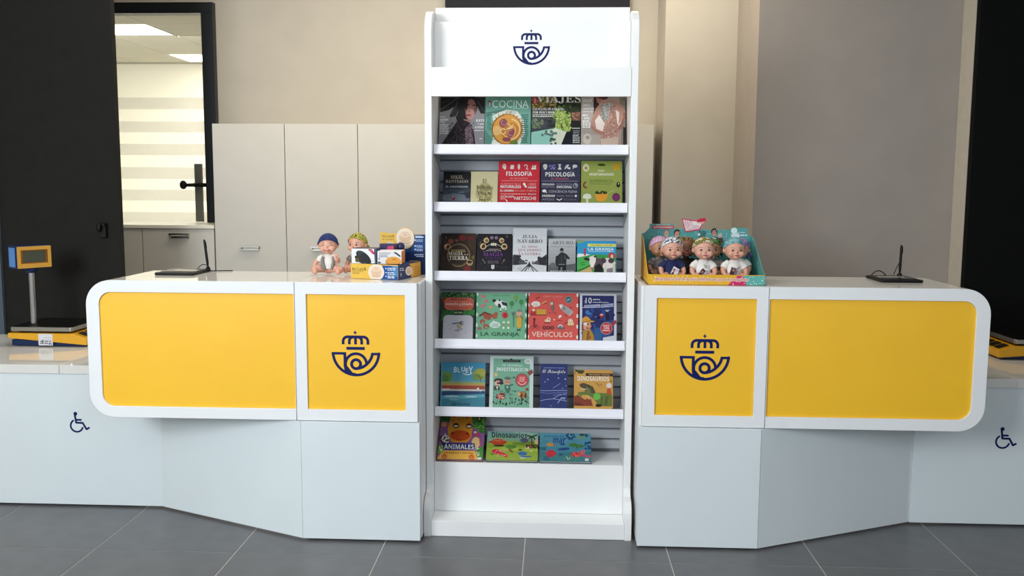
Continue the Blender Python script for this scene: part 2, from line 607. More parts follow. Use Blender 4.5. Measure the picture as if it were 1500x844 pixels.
# tall cabinets
edges = [-2.161, -1.70, -1.237, -0.777, -0.316, 0.145, 0.606]
cabl = ['beige tall cabinet next to the black window frame, first of the row', 'beige tall cabinet behind the laughing doll, second of the row',
        'beige tall cabinet behind the sample boxes, third of the row', 'beige tall cabinet hidden behind the left half of the book stand',
        'beige tall cabinet hidden behind the middle of the book stand', 'beige tall cabinet at the wall corner, showing past the book stand']
for i in range(6):
    a, b_ = edges[i], edges[i + 1]
    t = thing('tall_cabinet', cabl[i], 'cabinet', ((a + b_) / 2, 2.2, 0), group='tall cabinets along the back wall')
    boxpart('carcass', t, GREYC, a + 0.001, b_ - 0.001, 2.021, 2.44, 0.0, 1.898)
    d = boxpart('door', t, GREYC, a + 0.002, b_ - 0.002, 2.0, 2.019, 0.06, 1.897, bevel=0.001)
    hc = (a + b_) / 2 - (0.01 if i else 0.003)
    part('handle', d, STEEL, lambda b: (b.box(hc - 0.062, hc + 0.062, 1.968, 1.975, 1.120, 1.131), b.box(hc - 0.058, hc - 0.05, 1.97, 1.9995, 1.112, 1.129),
                                        b.box(hc + 0.05, hc + 0.058, 1.97, 1.9995, 1.112, 1.129), b.box(hc - 0.058, hc + 0.058, 1.99, 1.9995, 1.100, 1.114)), world=True, bevel=0.001)
# low cabinets under the window
for i, (a, b_) in enumerate(((-3.09, -2.636), (-2.634, -2.166))):
    t = thing('low_cabinet', ['beige low cabinet half hidden by the dark screen', 'beige low cabinet with a bow handle under the window'][i], 'cabinet', ((a + b_) / 2, 2.2, 0), group='low cabinets under the window')
    boxpart('carcass', t, GREYC, a + 0.001, b_ - 0.001, 2.021, 2.39, 0.0, 1.236)
    d = boxpart('door', t, GREYC, a + 0.002, b_ - 0.002, 2.0, 2.019, 0.06, 1.234, bevel=0.001)
    hc = (a + b_) / 2 + 0.013
    part('handle', d, STEEL, lambda b: (b.box(hc - 0.064, hc + 0.064, 1.968, 1.975, 1.196, 1.207), b.box(hc - 0.06, hc - 0.052, 1.97, 1.9995, 1.186, 1.205),
                                        b.box(hc + 0.052, hc + 0.06, 1.97, 1.9995, 1.186, 1.205), b.box(hc - 0.06, hc + 0.06, 1.99, 1.9995, 1.176, 1.189)), world=True, bevel=0.001)
t = MB().box(-3.10, -2.165, 1.99, 2.395, 1.2365, 1.2585).build('worktop', mat('cream_top', '#e8e4d4', 0.4), None, bevel=0.002)
tag(t, 'cream slab on top of the low cabinets under the window', 'worktop')

# ================================================================ the two yellow counters
H, FB = 1.118, 0.528
def counter(xi, xs, xe, bi, bo, ax, ay, label, up):
    """xi inner end, xs seam between square and long unit, xe rounded far end; bi, bo base block; ax, ay end of the slanted base panel"""
    s = 1 if xe > xi else -1
    t = thing('service_counter', label, 'counter', ((xi + xs) / 2, 0.2, 0))
    R = 0.105
    def unit(xa, xb, rfar, yel, nm):
        lo, hi = min(xa, xb), max(xa, xb)
        rr_ = [0.002] * 4
        if rfar:
            if s > 0: rr_[1] = rr_[2] = R
            else: rr_[0] = rr_[3] = R
        out = rrect(lo, hi, FB, H, rr_, 10)
        p0, p1 = min(yel), max(yel)
        ri = [0.003] * 4
        if rfar:
            if s > 0: ri[1] = ri[2] = 0.052
            else: ri[0] = ri[3] = 0.052
        inn = rrect(p0, p1, FB + 0.048, H - 0.050, ri, 10)
        part('front_frame', t, WHITE, lambda b: b.ring(out, inn, 'y', 0.0, 0.0145), world=True, bevel=0.0012)
        inn2 = rrect(p0 + 0.0005, p1 - 0.0005, FB + 0.0485, H - 0.0505, ri, 10)
        pn = part('yellow_panel', t, YELLOW, lambda b: b.prism(inn2, 'y', 0.009, 0.0145), world=True)
        body = part('body', t, WHITE_TOP, lambda b: b.prism(out, 'y', 0.0150, 0.45), world=True, bevel=0.001)
        return pn
    g = 0.0012 * s
    sq = unit(xi, xs - g, False, (xi + s * 0.050, xs - s * 0.048), 'square')
    unit(xs + g, xe, True, (xs + s * 0.003, xe - s * 0.055), 'long')
    k_ = 0.2065 / 603
    cx = {True: -0.8305, False: 0.6265}[s < 0]
    cz = 0.8195 if s < 0 else 0.8235
    a = emblem_art(lambda x, y: (cx + (x - 435) * k_ - t.location.x, cz - (y - 391) * k_))
    a.build('emblem', sq, Matrix.Translation((0, 0.009 - 0.2, 0)))
    # base: block under the square unit, slanted board
    lo, hi = min(bi, bo), max(bi, bo)
    boxpart('base_panel', t, BASEW, lo, hi, -0.006, 0.016, 0.010, FB - 0.003, bevel=0.001)
    boxpart('base_block', t, BASEW, lo + 0.003, hi - 0.003, 0.018, 0.44, 0.012, FB - 0.002, bevel=0.001)
    L = math.hypot(ax - bo, ay)
    nx, ny = -ay / L * 0.018 * s, abs(ax - bo) / L * 0.018
    part('slanted_panel', t, BASEW, lambda b: b.prism([(bo + s * 0.002, -0.004), (ax, ay - 0.004), (ax + nx, ay + ny - 0.004), (bo + s * 0.002 + nx, ny - 0.004)], 'z', 0.010, FB - 0.003), world=True)
    boxpart('plinth', t, BLACK, lo + 0.02, hi - 0.02, 0.02, 0.43, 0.0005, 0.0115, bevel=0)
    # side board facing the book stand
    boxpart('side_board', t, WHITE, min(xi, xi - s * 0.012), max(xi, xi - s * 0.012), 0.03, 0.45, 0.012, H - 0.002, bevel=0.001)
    return t
counter(-0.570, -1.0855, -1.980, -0.561, -1.068, -1.8285, 0.346, 'white and yellow counter holding the sitting dolls and the sample boxes', 0)
counter(0.373, 0.879, 1.769, 0.361, 0.866, 1.625, 0.357, 'white and yellow counter holding the carton of baby dolls', 0)

# low desks for wheelchair users
def desk(label, x0, x1, xc, xf, seam, sgn, sx, sz):
    """x0..x1 visible worktop, xc where the counter box ends, xf front panel end under the box"""
    t = thing('low_desk', label, 'desk', ((x0 + x1) / 2, 0.56, 0))
    lo, hi = min(x0, xc), max(x0, xc)
    a, b_ = sorted((x0, seam)); c, d = sorted((seam, xc))
    boxpart('worktop', t, WHITE_TOP, a, b_ - 0.001, 0.338, 1.17, 0.640, 0.681, bevel=0.0015)
    boxpart('worktop', t, WHITE_TOP, c + 0.001, d, 0.338, 1.17, 0.640, 0.681, bevel=0.0015)
    fp = MB().box(lo, hi, 0.346, 0.366, 0.010, 0.6385)
    q0, q1 = sorted((xc, xf))
    fp.box(q0, q1, 0.346, 0.366, 0.010, 0.525)
    fpo = fp.build('front_panel', BASEW, t, world=True)
    boxpart('plinth', t, BLACK, lo + 0.01, hi - 0.01, 0.37, 0.42, 0.0005, 0.6, bevel=0)
    k_ = 0.00307 / 14.07
    X0 = sx - t.location.x
    ar = Art(lambda x, y: (X0 + (x - 360) * k_, sz - (y - 375) * k_))
    c_ = '#0b1458'
    ar.ell(281, 191, 42, 42, c_)
    ar.line([(264, 195), (290, 388), (432, 390), (510, 528), (580, 490)], 42, c_)
    ar.rect(290, 305, 412, 345, c_)
    ar.arc(300, 455, 133, 38, 12, 243, c_, n=36)
    ar.build('wheelchair_symbol', fpo, Matrix.Translation((0, 0.346 - 0.56, 0)))
desk('low white desk with a wheelchair symbol and a postal scale with pole display', -3.59, -1.984, -1.984, -1.8295, -2.299, -1, -2.218, 0.409)
desk('low white desk with a wheelchair symbol beside the black screen panel', 3.59, 1.773, 1.773, 1.626, 2.061, 1, 2.030, 0.411)

# ================================================================ the book stand
st = thing('book_stand', 'tall white book stand with five shelves of books and an emblem on top', 'display stand', (-0.106, 0.25, 0))
def side_profile():
    p = [(0.47, 0.0), (0.47, 2.262), (0.26, 2.262)]
    for i in range(7):
        a = math.radians(90 + 90 * i / 6)
        p.append((0.26 + 0.098 * math.cos(a), 2.164 + 0.098 * math.sin(a)))
    p += [(0.162, 0.205), (0.155, 0.185), (0.14, 0.172)]
    for i in range(7):
        a = math.radians(90 + 90 * i / 6)
        p.append((0.125 + 0.055 * math.cos(a), 0.105 + 0.065 * math.sin(a)))
    p.append((0.070, 0.0))
    return p
SP = side_profile()
for x0, x1 in ((-0.556, -0.526), (0.314, 0.344)):
    part('side_panel', st, RACKW, lambda b: b.prism(SP, 'x', x0, x1), world=True, bevel=0.002)
XL, XR = -0.5255, 0.3135
boxpart('back_board', st, mat('grey_groove', '#6d7076', 0.6), XL, XR, 0.452, 0.470, 0.0, 2.0)
boxpart('top_board', st, RACKW, XL, XR, 0.30, 0.318, 2.05, 2.287)
hp = boxpart('header_panel', st, RACKW, XL, XR, 0.250, 0.266, 2.0, 2.220)
k_ = 0.1575 / 603
a = emblem_art(lambda x, y: (-0.107 + (x - 435) * k_ + 0.106, 2.1145 - (y - 391) * k_))
a.build('emblem', hp, Matrix.Translation((0, 0.0, 0)))
boxpart('fascia', st, RACKW, XL, XR, 0.158, 0.174, 1.897, 2.018)
sl = None
z = 0.30
while z < 1.96:
    if sl is None:
        b = MB()
        b.prism([(0.4515, 0.0), (0.444, 0.0), (0.440, 0.004), (0.440, 0.040), (0.4365, 0.0415), (0.4365, 0.0435), (0.4515, 0.0445)], 'x', XL, XR)
        sl = b.build('slat', SLATM, st, world=True)
        q = sl
    else:
        q = sl.copy(); COL.objects.link(q); q.parent = st
    q.location = (0, 0, z)
    z += 0.0496
SHZ = [1.658, 1.411, 1.111, 0.811, 0.506]
for zb in SHZ:
    sh = MB()
    z0 = zb + 0.001
    s_ = 0.0
    sh.prism([(0.212, z0 + s_ * 0.118), (0.440, z0 - s_ * 0.110), (0.440, z0 - s_ * 0.110 - 0.004), (0.212, z0 + s_ * 0.118 - 0.004)], 'x', XL + 0.004, XR - 0.004)
    so = sh.build('shelf', SLATM, st, world=True)
    part('price_rail', so, STEEL_W, lambda b: b.prism([(0.196, zb), (0.196, zb + 0.0085), (0.2005, zb + 0.010), (0.206, zb + 0.041), (0.209, zb + 0.041), (0.2115, zb)], 'x', XL + 0.0025, XR - 0.0025), world=True)
    for x in (XL + 0.001, XR - 0.003):
        part('bracket', so, SLATM, lambda b: b.prism([(0.2125, zb + 0.0), (0.4405, zb - 0.068), (0.4405, zb + 0.02), (0.2125, zb + 0.035)], 'x', x, x + 0.002), world=True)
boxpart('bin_floor', st, RACKW, XL, XR, 0.2165, 0.4515, 0.268, 0.284)
boxpart('bottom_panel', st, RACKW, XL, XR, 0.200, 0.216, 0.071, 0.294)
boxpart('base_box', st, RACKW, XL, XR, 0.076, 0.45, 0.001, 0.070)
# ================================================================ books and magazines
PAPER = mat('paper_block', '#e6e0d2', 0.8, vary=0.06, scale=120)
CROPS = {'1a': (620, 130, 9.375), '1b': (770, 130, 9.375), '2a': (640, 230, 10), '2b': (780, 230, 10), '3a': (640, 330, 10), '3b': (780, 330, 10),
         '4a': (640, 420, 9.929), '4b': (770, 420, 9.929), '5a': (640, 515, 9.929), '5b': (770, 515, 9.929), '6a': (630, 605, 9.929), '6b': (700, 620, 8.333)}
GAIN = 1.0
def book(name, label, cat, group, x0, x1, h, thick, row, art, crop, pl, pr, pt, kz, back='#333333', hard=True, round_=0.0, dx=None):
    """x0..x1 and h in metres on the shelf; pl, pr, pt only scale the cover drawing (left, right, top of the drawn cover)"""
    y0, z0, th = row
    if th < 0.5:      # flat shelf: the tilted book stands on its lower back edge
        dz = (0.0133 + thick * math.sin(th)) / math.cos(th)
        z0, y0, h = z0 + dz * math.cos(th), y0 + dz * math.sin(th), h - dz
    t = thing(name, label, cat, ((x0 + x1) / 2, y0, z0), (-th, 0, 0), group)
    w = x1 - x0 - 0.0016
    cm = mat('cover_' + back.lstrip('#'), back, 0.4, vary=0.03)
    out = rrect(-w / 2, w / 2, 0.0, h, round_ or 0.0015, 4)
    if hard:
        part('cover', t, cm, lambda b: (b.prism(out, 'y', 0.0, 0.0024), b.prism(out, 'y', thick - 0.0024, thick), b.box(-w / 2, -w / 2 + 0.0025, 0.0024, thick - 0.0024, 0.0015, h - 0.0015)))
        part('pages', t, PAPER, lambda b: b.box(-w / 2 + 0.003, w / 2 - 0.0035, 0.0026, thick - 0.0026, 0.003, h - 0.0035))
    else:
        part('cover', t, cm, lambda b: (b.prism(out, 'y', 0.0, 0.0007), b.prism(out, 'y', thick - 0.0007, thick), b.box(-w / 2, -w / 2 + 0.0008, 0.0007, thick - 0.0007, 0, h)))
        part('pages', t, PAPER, lambda b: b.box(-w / 2 + 0.001, w / 2 - 0.0006, 0.0009, thick - 0.0009, 0.0006, h - 0.0006))
    ox, oy, sc = CROPS[crop]
    if isinstance(pl, tuple):
        (lt, lb), (rt, rb), (yt, yb) = pl, pr, pt
        def fn(x, y):
            px, py = ox + x / sc, oy + y / sc
            v = (py - yt) / (yb - yt)
            l, r = lt + (lb - lt) * v, rt + (rb - rt) * v
            return ((px - l) / (r - l) - 0.5) * w, h - (py - yt) * kz
    else:
        def fn(x, y):
            px, py = ox + x / sc, oy + y / sc
            return ((px - pl) / (pr - pl) - 0.5) * w, h - (py - pt) * kz
    e = 0.0006
    a = Art(fn, (-w / 2 + e, w / 2 - e, e, h - e))
    a.gain = GAIN
    if round_:
        a._put(rrect(-w / 2 + e, w / 2 - e, e, h - e, round_, 5), [tuple(range(24))], back, raw=True)
    art(a)
    a.build('cover_print', t)
    return t

TH = math.radians(16.3)
def R(i): return (0.33, SHZ[i - 1] - 0.012, TH)
WT = '#f4f4f0'

# ---- top shelf: magazines
def m1(a):
    a.bg('#8b898d')
    a.poly([(206, 118), (520, 118), (430, 240), (330, 300), (206, 328)], '#131214')
    a.poly([(470, 118), (520, 200), (440, 380), (360, 400), (350, 370), (420, 230)], '#2c292d')
    a.line([(215, 300), (330, 220), (450, 130)], 9, '#5d5a60'); a.line([(230, 200), (340, 160)], 7, '#4b494e'); a.line([(380, 350), (460, 200)], 8, '#4a474b')
    a.poly([(700, 118), (850, 118), (850, 345), (790, 345), (735, 240)], '#1d1a20')
    a.line([(740, 170), (845, 330)], 8, '#55525a'); a.line([(790, 130), (848, 190)], 8, '#4c4950')
    a.ell(600, 240, 140, 190, '#150f11')
    a.poly([(480, 300), (560, 420), (470, 480), (440, 400)], '#150f11')
    a.ell(645, 280, 82, 120, '#7a514a')
    a.ell(640, 350, 62, 80, '#b98a80')
    a.ell(650, 215, 60, 70, '#8f655c')
    a.ell(605, 225, 26, 9, '#20120f'); a.ell(690, 232, 24, 9, '#20120f')
    a.ell(625, 312, 13, 10, '#8a5a52')
    a.ell(618, 368, 42, 14, '#a23c4c')
    a.poly([(560, 130), (610, 118), (600, 260), (570, 300)], '#1a1215')
    a.poly([(560, 425), (640, 425), (650, 500), (540, 520)], '#9b736c')
    a.poly([(240, 775), (360, 600), (480, 420), (540, 430), (640, 470), (700, 600), (725, 775)], '#1c1418')
    a.poly([(570, 560), (640, 480), (680, 580), (700, 775), (590, 775)], '#7b666d')
    a.dots(330, 470, 700, 760, 120, 9, '#463a41', 5)
    a.dots(560, 500, 700, 760, 45, 8, '#2a2025', 6)
    a.words(222, 385, 290, 14, '#d9d7d9', 1, seed=4)
    a.text('MARINA', 225, 415, 335, 445, WT, 'sansb'); a.text('ROJA', 225, 452, 295, 475, WT, 'sansb')
    a.words(222, 490, 345, 14, '#e8e6e8', 6, 1.75, 8)
    a.text('ESTI', 730, 425, 846, 458, WT, 'sansb'); a.text('Y JAV', 748, 478, 846, 508, WT, 'sansb'); a.text('A.PORT', 712, 520, 846, 550, WT, 'sansb')
    a.words(705, 572, 846, 12, '#e0dee0', 1, seed=2); a.words(780, 682, 840, 14, '#d0ced0', 1, seed=2)
    a.rect(206, 118, 213, 775, '#b9b7b9')
def m2(a):
    a.bg('#6fa695')
    a.poly([(852, 330), (1140, 280), (1100, 330), (900, 380), (860, 400)], '#557f74')
    a.poly([(852, 560), (950, 700), (930, 775), (852, 775)], '#5d8a7c')
    a.text('COCINA', 942, 160, 1446, 265, '#dff7ee')
    a.rect(886, 165, 922, 250, '#7d4457'); a.rect(893, 190, 915, 245, '#d8c3cb')
    a.words(1230, 270, 1440, 9, '#bfe5d8', 1, seed=3)
    a.poly([(950, 380), (1030, 330), (1150, 288), (1290, 310), (1380, 430), (1400, 620), (1330, 775), (940, 775), (985, 620)], '#dfe2d6')
    a.poly([(1150, 288), (1290, 315), (1250, 360), (1130, 340)], '#c9cfc4')
    a.ell(1155, 560, 215, 215, '#b9772c')
    a.ell(1150, 555, 195, 200, '#d79a45')
    a.ell(1010, 580, 62, 66, '#e6b877'); a.ell(1200, 600, 130, 130, '#c98134')
    a.arc(1190, 560, 140, 22, -80, 100, '#edc98c'); a.arc(1180, 580, 90, 18, -60, 150, '#e2b06a')
    a.ell(1100, 475, 55, 62, '#93505b', rot=0.3); a.ell(1210, 615, 42, 66, '#93505b', rot=0.5); a.ell(1150, 700, 60, 30, '#8a4a50')
    a.arc(1110, 470, 36, 10, 0, 250, '#c08a8c'); a.arc(1205, 610, 34, 10, 60, 300, '#c08a8c')
    a.line([(1160, 480), (1230, 540), (1150, 560), (1240, 500)], 14, '#f0d29a'); a.arc(1100, 590, 35, 14, 0, 330, '#efd09a')
    a.arc(1150, 560, 200, 12, 120, 260, '#8d5a20'); a.arc(1155, 560, 205, 14, -60, 60, '#c98a32')
    for i in range(26):
        t_ = 2 * PI * i / 26
        a.line([(1155 + 200 * math.cos(t_), 560 + 200 * math.sin(t_)), (1155 + (222 + 14 * (i % 3)) * math.cos(t_ + .08), 560 + (222 + 14 * (i % 3)) * math.sin(t_ + .08))], 7, '#8a5a28', False)
    a.poly([(1200, 730), (1290, 700), (1310, 775), (1190, 775)], '#5f7a35')
    a.words(1350, 360, 1444, 11, '#2f5f54', 14, 2.6, 9); a.words(875, 350, 930, 9, '#4a7d70', 10, 2.6, 4); a.words(945, 350, 990, 9, '#dff7ee', 4, 2.6, 6)
def m3(a):
    a.bg('#23251f')
    a.poly([(78, 118), (420, 118), (300, 250), (78, 280)], '#7c6738')
    a.dots(85, 120, 420, 260, 60, 17, '#b39a55', 2); a.dots(85, 120, 420, 260, 40, 14, '#4d4a26', 9)
    a.dots(380, 240, 640, 420, 60, 18, '#5f7d36', 3); a.dots(400, 320, 600, 600, 110, 24, '#86a04a', 4); a.dots(420, 280, 620, 580, 70, 14, '#b3c36e', 5)
    a.dots(540, 130, 760, 330, 60, 22, '#2f3a24', 6); a.poly([(620, 330), (750, 320), (750, 470), (640, 440)], '#6b4a3c')
    a.dots(640, 330, 745, 430, 16, 12, '#a8745c', 7); a.poly([(620, 440), (765, 440), (765, 560), (660, 560)], '#181a18')
    a.poly([(78, 400), (240, 395), (420, 420), (400, 540), (230, 560), (78, 590)], '#41464c')
    a.dots(90, 420, 240, 540, 40, 16, '#6f7f62', 8); a.dots(250, 430, 400, 520, 20, 18, '#30343a', 2)
    a.poly([(78, 600), (300, 560), (420, 545), (560, 590), (560, 775), (78, 775)], '#94c9bb')
    a.poly([(240, 600), (420, 545), (560, 600), (520, 775), (330, 775), (400, 680)], '#d9dcc8')
    a.dots(230, 585, 420, 650, 16, 20, '#5c8078', 3); a.dots(340, 680, 420, 770, 8, 18, '#44584c', 4)
    a.poly([(490, 775), (560, 600), (650, 580), (660, 775)], '#141925')
    a.text('VIAJES', 140, 88, 762, 205, WT, 'serif')
    a.rect(95, 118, 150, 205, '#c9304f'); a.rect(110, 130, 135, 200, '#e98a97')
    a.text('AS SON LAS', 250, 232, 420, 258, '#20221c', 'sansb')
    a.text('LAS PLAYAS DE ENSUEÑO', 92, 262, 520, 300, WT, 'serif'); a.text('POR DESCUBRIR', 92, 312, 395, 345, WT, 'serif')
    a.words(92, 358, 385, 11, '#e4e4dc', 2, 2.0, 2)
    a.words(642, 540, 745, 12, '#e4e4dc', 1, 2, 3); a.words(655, 575, 745, 13, '#8a8d90', 3, 1.8, 5); a.words(650, 640, 745, 13, '#c9cbcc', 5, 1.8, 6)
def m4(a):
    a.bg('#a79c93')
    a.poly([(765, 118), (950, 118), (950, 500), (765, 500)], '#b9aea7')
    a.poly([(1310, 118), (1400, 118), (1400, 775), (1330, 775), (1340, 560)], '#8d8076')
    a.poly([(765, 620), (1040, 640), (1040, 775), (765, 775)], '#b3a79d'); a.ell(850, 690, 60, 75, '#cfc4b8'); a.ell(855, 670, 30, 26, '#a8988c')
    a.poly([(940, 118), (1000, 118), (1020, 230), (950, 400), (935, 360)], '#3a2024')
    a.ell(1075, 118, 70, 34, '#5b1f22'); a.poly([(975, 130), (1060, 140), (1040, 210), (990, 190)], '#b37a70')
    a.poly([(1035, 200), (1085, 168), (1160, 158), (1240, 165), (1310, 200), (1365, 250), (1398, 310), (1396, 380), (1350, 500), (1310, 590), (1308, 690), (1320, 775), (1030, 775), (1040, 690), (1055, 630), (1010, 600), (940, 575), (900, 540), (905, 460), (935, 360), (975, 270)], '#b98c7c')
    a.poly([(960, 440), (1020, 360), (1100, 480), (1070, 590), (980, 550)], '#ecdcd2'); a.poly([(1250, 290), (1310, 320), (1300, 480), (1250, 500)], '#eadbd1')
    a.poly([(1380, 400), (1402, 420), (1330, 520), (1290, 500)], '#e6d8cf')
    a.poly([(1040, 230), (1230, 180), (1170, 380), (1100, 470), (1050, 400)], '#8d9089')
    a.dots(1050, 200, 1230, 420, 90, 7, '#c9cdc6', 3)
    a.poly([(1180, 250), (1250, 230), (1290, 560), (1210, 690), (1080, 680), (1090, 600), (1150, 480)], '#a8796b')
    a.dots(1100, 240, 1290, 690, 170, 5, '#e3cbbf', 5)
    a.line([(905, 520), (980, 590), (1100, 620)], 40, '#a97868'); a.line([(1385, 330), (1390, 400), (1310, 560)], 42, '#9d6b5c')
    a.poly([(1040, 690), (1300, 660), (1290, 775), (1050, 775)], '#c9b3a2')
    a.poly([(1365, 520), (1400, 540), (1395, 775), (1365, 775)], '#33241f')
    a.text('NOCHE', 790, 145, 915, 185, WT, 'sansb'); a.text('PRÊT-', 795, 208, 905, 245, WT, 'sansb'); a.text('PORTER', 795, 262, 948, 300, WT, 'sansb')
    a.words(780, 312, 945, 12, WT, 1, seed=1); a.words(785, 358, 855, 18, WT, 1, seed=5); a.text('EN', 810, 392, 875, 425, WT, 'sansb'); a.words(780, 440, 895, 16, WT, 4, 1.7, 6)
G1 = 'magazines on the top shelf'
book('magazine', 'grey fashion magazine with a woman in black lace and a dark hat', 'magazine', G1, -0.5215, -0.317, 0.30, 0.006, R(1), m1, '1a', 642, 710.2, 136.9, 0.0032, '#8b898d', False)
book('magazine', 'teal cooking magazine with an orange plated dish on a napkin', 'magazine', G1, -0.316, -0.111, 0.30, 0.006, R(1), m2, '1a', 710.4, 777.6, 136.9, 0.00319, '#6fa695', False)
book('magazine', 'travel magazine with a turquoise cove and palm trees', 'magazine', G1, -0.110, 0.110, 0.30, 0.006, R(1), m3, '1b', 778, 850.5, 136.9, 0.00318, '#23251f', False)
book('magazine', 'brown fashion magazine with a woman in a beaded lace top', 'magazine', G1, 0.111, 0.3095, 0.30, 0.006, R(1), m4, '1b', 851, 919.3, 136.9, 0.00318, '#8d8076', False)

# ---- second shelf
def b21(a):
    a.vgrad('#0e1116', '#5a6472', 14)
    a.poly([(90, 500), (200, 470), (330, 490), (490, 460), (490, 640), (90, 640)], '#3d4653')
    a.poly([(90, 560), (250, 530), (490, 570), (490, 640), (90, 640)], '#69727e'); a.poly([(400, 530), (490, 510), (490, 600), (440, 610)], '#2d343e')
    a.line([(320, 520), (400, 512)], 8, '#7d8794'); a.line([(170, 480), (300, 490)], 7, '#59626e')
    a.text('MIKEL', 195, 270, 385, 318, '#c4b09a', 'serif'); a.text('SANTIAGO', 128, 335, 458, 378, '#cdb9a2', 'serif')
    a.text('EL MENTIROSO', 130, 425, 455, 448, '#ccd2da', 'sansb')
    a.ell(252, 608, 22, 26, '#8a2634'); a.rect(238, 570, 250, 590, '#d8d8dc')
def b22(a):
    a.bg('#d8cda0')
    a.ell(705, 520, 115, 150, '#b6ab78'); a.ell(705, 540, 95, 110, '#a39866')
    a.dots(590, 420, 820, 660, 60, 9, '#8d8350', 2); a.dots(600, 440, 810, 640, 40, 8, '#d3c999', 7)
    a.text('El', 670, 322, 728, 375, '#3f3a1c', 'serif'); a.text('Infinito', 580, 415, 820, 470, '#4d4724', 'serif')
    a.text('EN UN', 600, 515, 795, 555, '#26230f', 'serif'); a.text('junco', 610, 605, 800, 650, '#4d4724', 'serif')
    a.arc(700, 530, 120, 8, 150, 260, '#8d8350')
def b23(a):
    c, s_ = '#f6f1e4', '#f7a79a'
    a.vgrad('#e23a48', '#b81f2c', 10)
    a.ell(982, 140, 28, 36, c); a.poly([(985, 150), (1010, 150), (1005, 188), (975, 186)], c); a.ell(978, 132, 12, 12, '#d8808a')
    a.rr(1075, 120, 1125, 180, 10, c); a.rect(1070, 150, 1085, 180, c)
    a.ell(1198, 145, 18, 40, c); a.rect(1190, 170, 1206, 187, c)
    a.arc(1300, 140, 22, 12, 180, 380, c); a.line([(1322, 140), (1310, 180), (1335, 180)], 11, c)
    a.poly([(1380, 185), (1400, 120), (1425, 135), (1448, 112), (1452, 185)], c); a.ell(1412, 150, 12, 10, '#d8808a')
    a.text('FILOSOFÍA', 1012, 205, 1392, 282, WT, 'sansb')
    a.text('EN SEGUNDOS', 1075, 306, 1330, 332, s_)
    a.rect(945, 350, 1468, 357, s_)
    a.text('EL ESTADO DE LA', 945, 386, 1230, 412, s_); a.text('NATURALEZA', 932, 420, 1235, 460, WT, 'sansb')
    a.text('LIBRE', 1335, 385, 1455, 425, s_); a.text('ALBEDRÍO', 1330, 432, 1455, 462, WT, 'sansb')
    a.line([(1275, 395), (1310, 450)], 26, c); a.ell(1280, 400, 20, 18, c)
    a.text('EL CEREBRO', 932, 484, 1130, 512, WT, 'sansb'); a.text('EN UNA CUBETA', 1150, 486, 1458, 512, s_)
    a.words(940, 540, 1330, 14, s_, 1, seed=4); a.text('SIMULACRO', 1335, 538, 1455, 558, WT)
    a.text('OCKHAM', 935, 570, 1130, 602, WT); a.text('NIETZSCHE', 1140, 585, 1458, 632, WT)
    a.line([(1010, 625), (1040, 660)], 10, c); a.words(935, 612, 1000, 14, s_, 1, seed=2)
def b24(a):
    c, s_ = '#efece6', '#9a97aa'
    a.vgrad('#494660', '#2b2838', 10)
    a.ell(180, 140, 33, 34, c); a.rect(160, 150, 200, 188, c); a.ell(170, 160, 12, 12, '#cfccc8')
    a.dots(250, 115, 328, 185, 12, 9, '#a9a6ee', 5); a.line([(255, 120), (325, 180)], 5, '#8f8cd8'); a.line([(325, 120), (255, 180)], 5, '#8f8cd8')
    a.rect(376, 108, 416, 126, c); a.rect(384, 126, 408, 165, c); a.rect(374, 165, 420, 190, c)
    a.line([(475, 180), (500, 130), (520, 170), (550, 175)], 20, c); a.ell(518, 128, 16, 14, c); a.ell(540, 170, 16, 16, c)
    a.ell(622, 138, 36, 24, c); a.poly([(590, 150), (620, 155), (592, 182)], c)
    a.text('PSICOLOGÍA', 185, 214, 622, 292, WT, 'sansb'); a.text('EN SEGUNDOS', 272, 312, 530, 338, '#e06a78')
    a.rect(135, 355, 668, 362, s_)
    a.text('PSICOLOGÍA', 138, 390, 322, 420, WT, 'sansb'); a.text('POSITIVA', 138, 432, 322, 458, s_)
    a.text('INTELIGENCIA', 355, 392, 582, 420, s_); a.text('EMOCIONAL', 355, 428, 582, 462, WT, 'sansb')
    a.arc(630, 425, 32, 7, 0, 360, '#c9c6d0'); a.arc(640, 415, 14, 8, 0, 360, '#c9c6d0')
    a.ell(172, 505, 32, 22, c); a.line([(190, 515), (210, 535)], 9, c); a.text('CONCIENCIA PLENA', 236, 494, 658, 530, '#c2bfcb')
    a.text('ANSIEDAD', 138, 560, 330, 590, WT, 'sansb'); a.text('TRÁN. PATO', 352, 560, 600, 588, s_); a.ell(638, 575, 17, 16, c)
    a.text('APEGO', 138, 612, 320, 642, s_); a.line([(355, 620), (395, 640), (435, 615)], 11, c); a.text('FOBIA', 460, 615, 650, 642, '#6d6a7c')
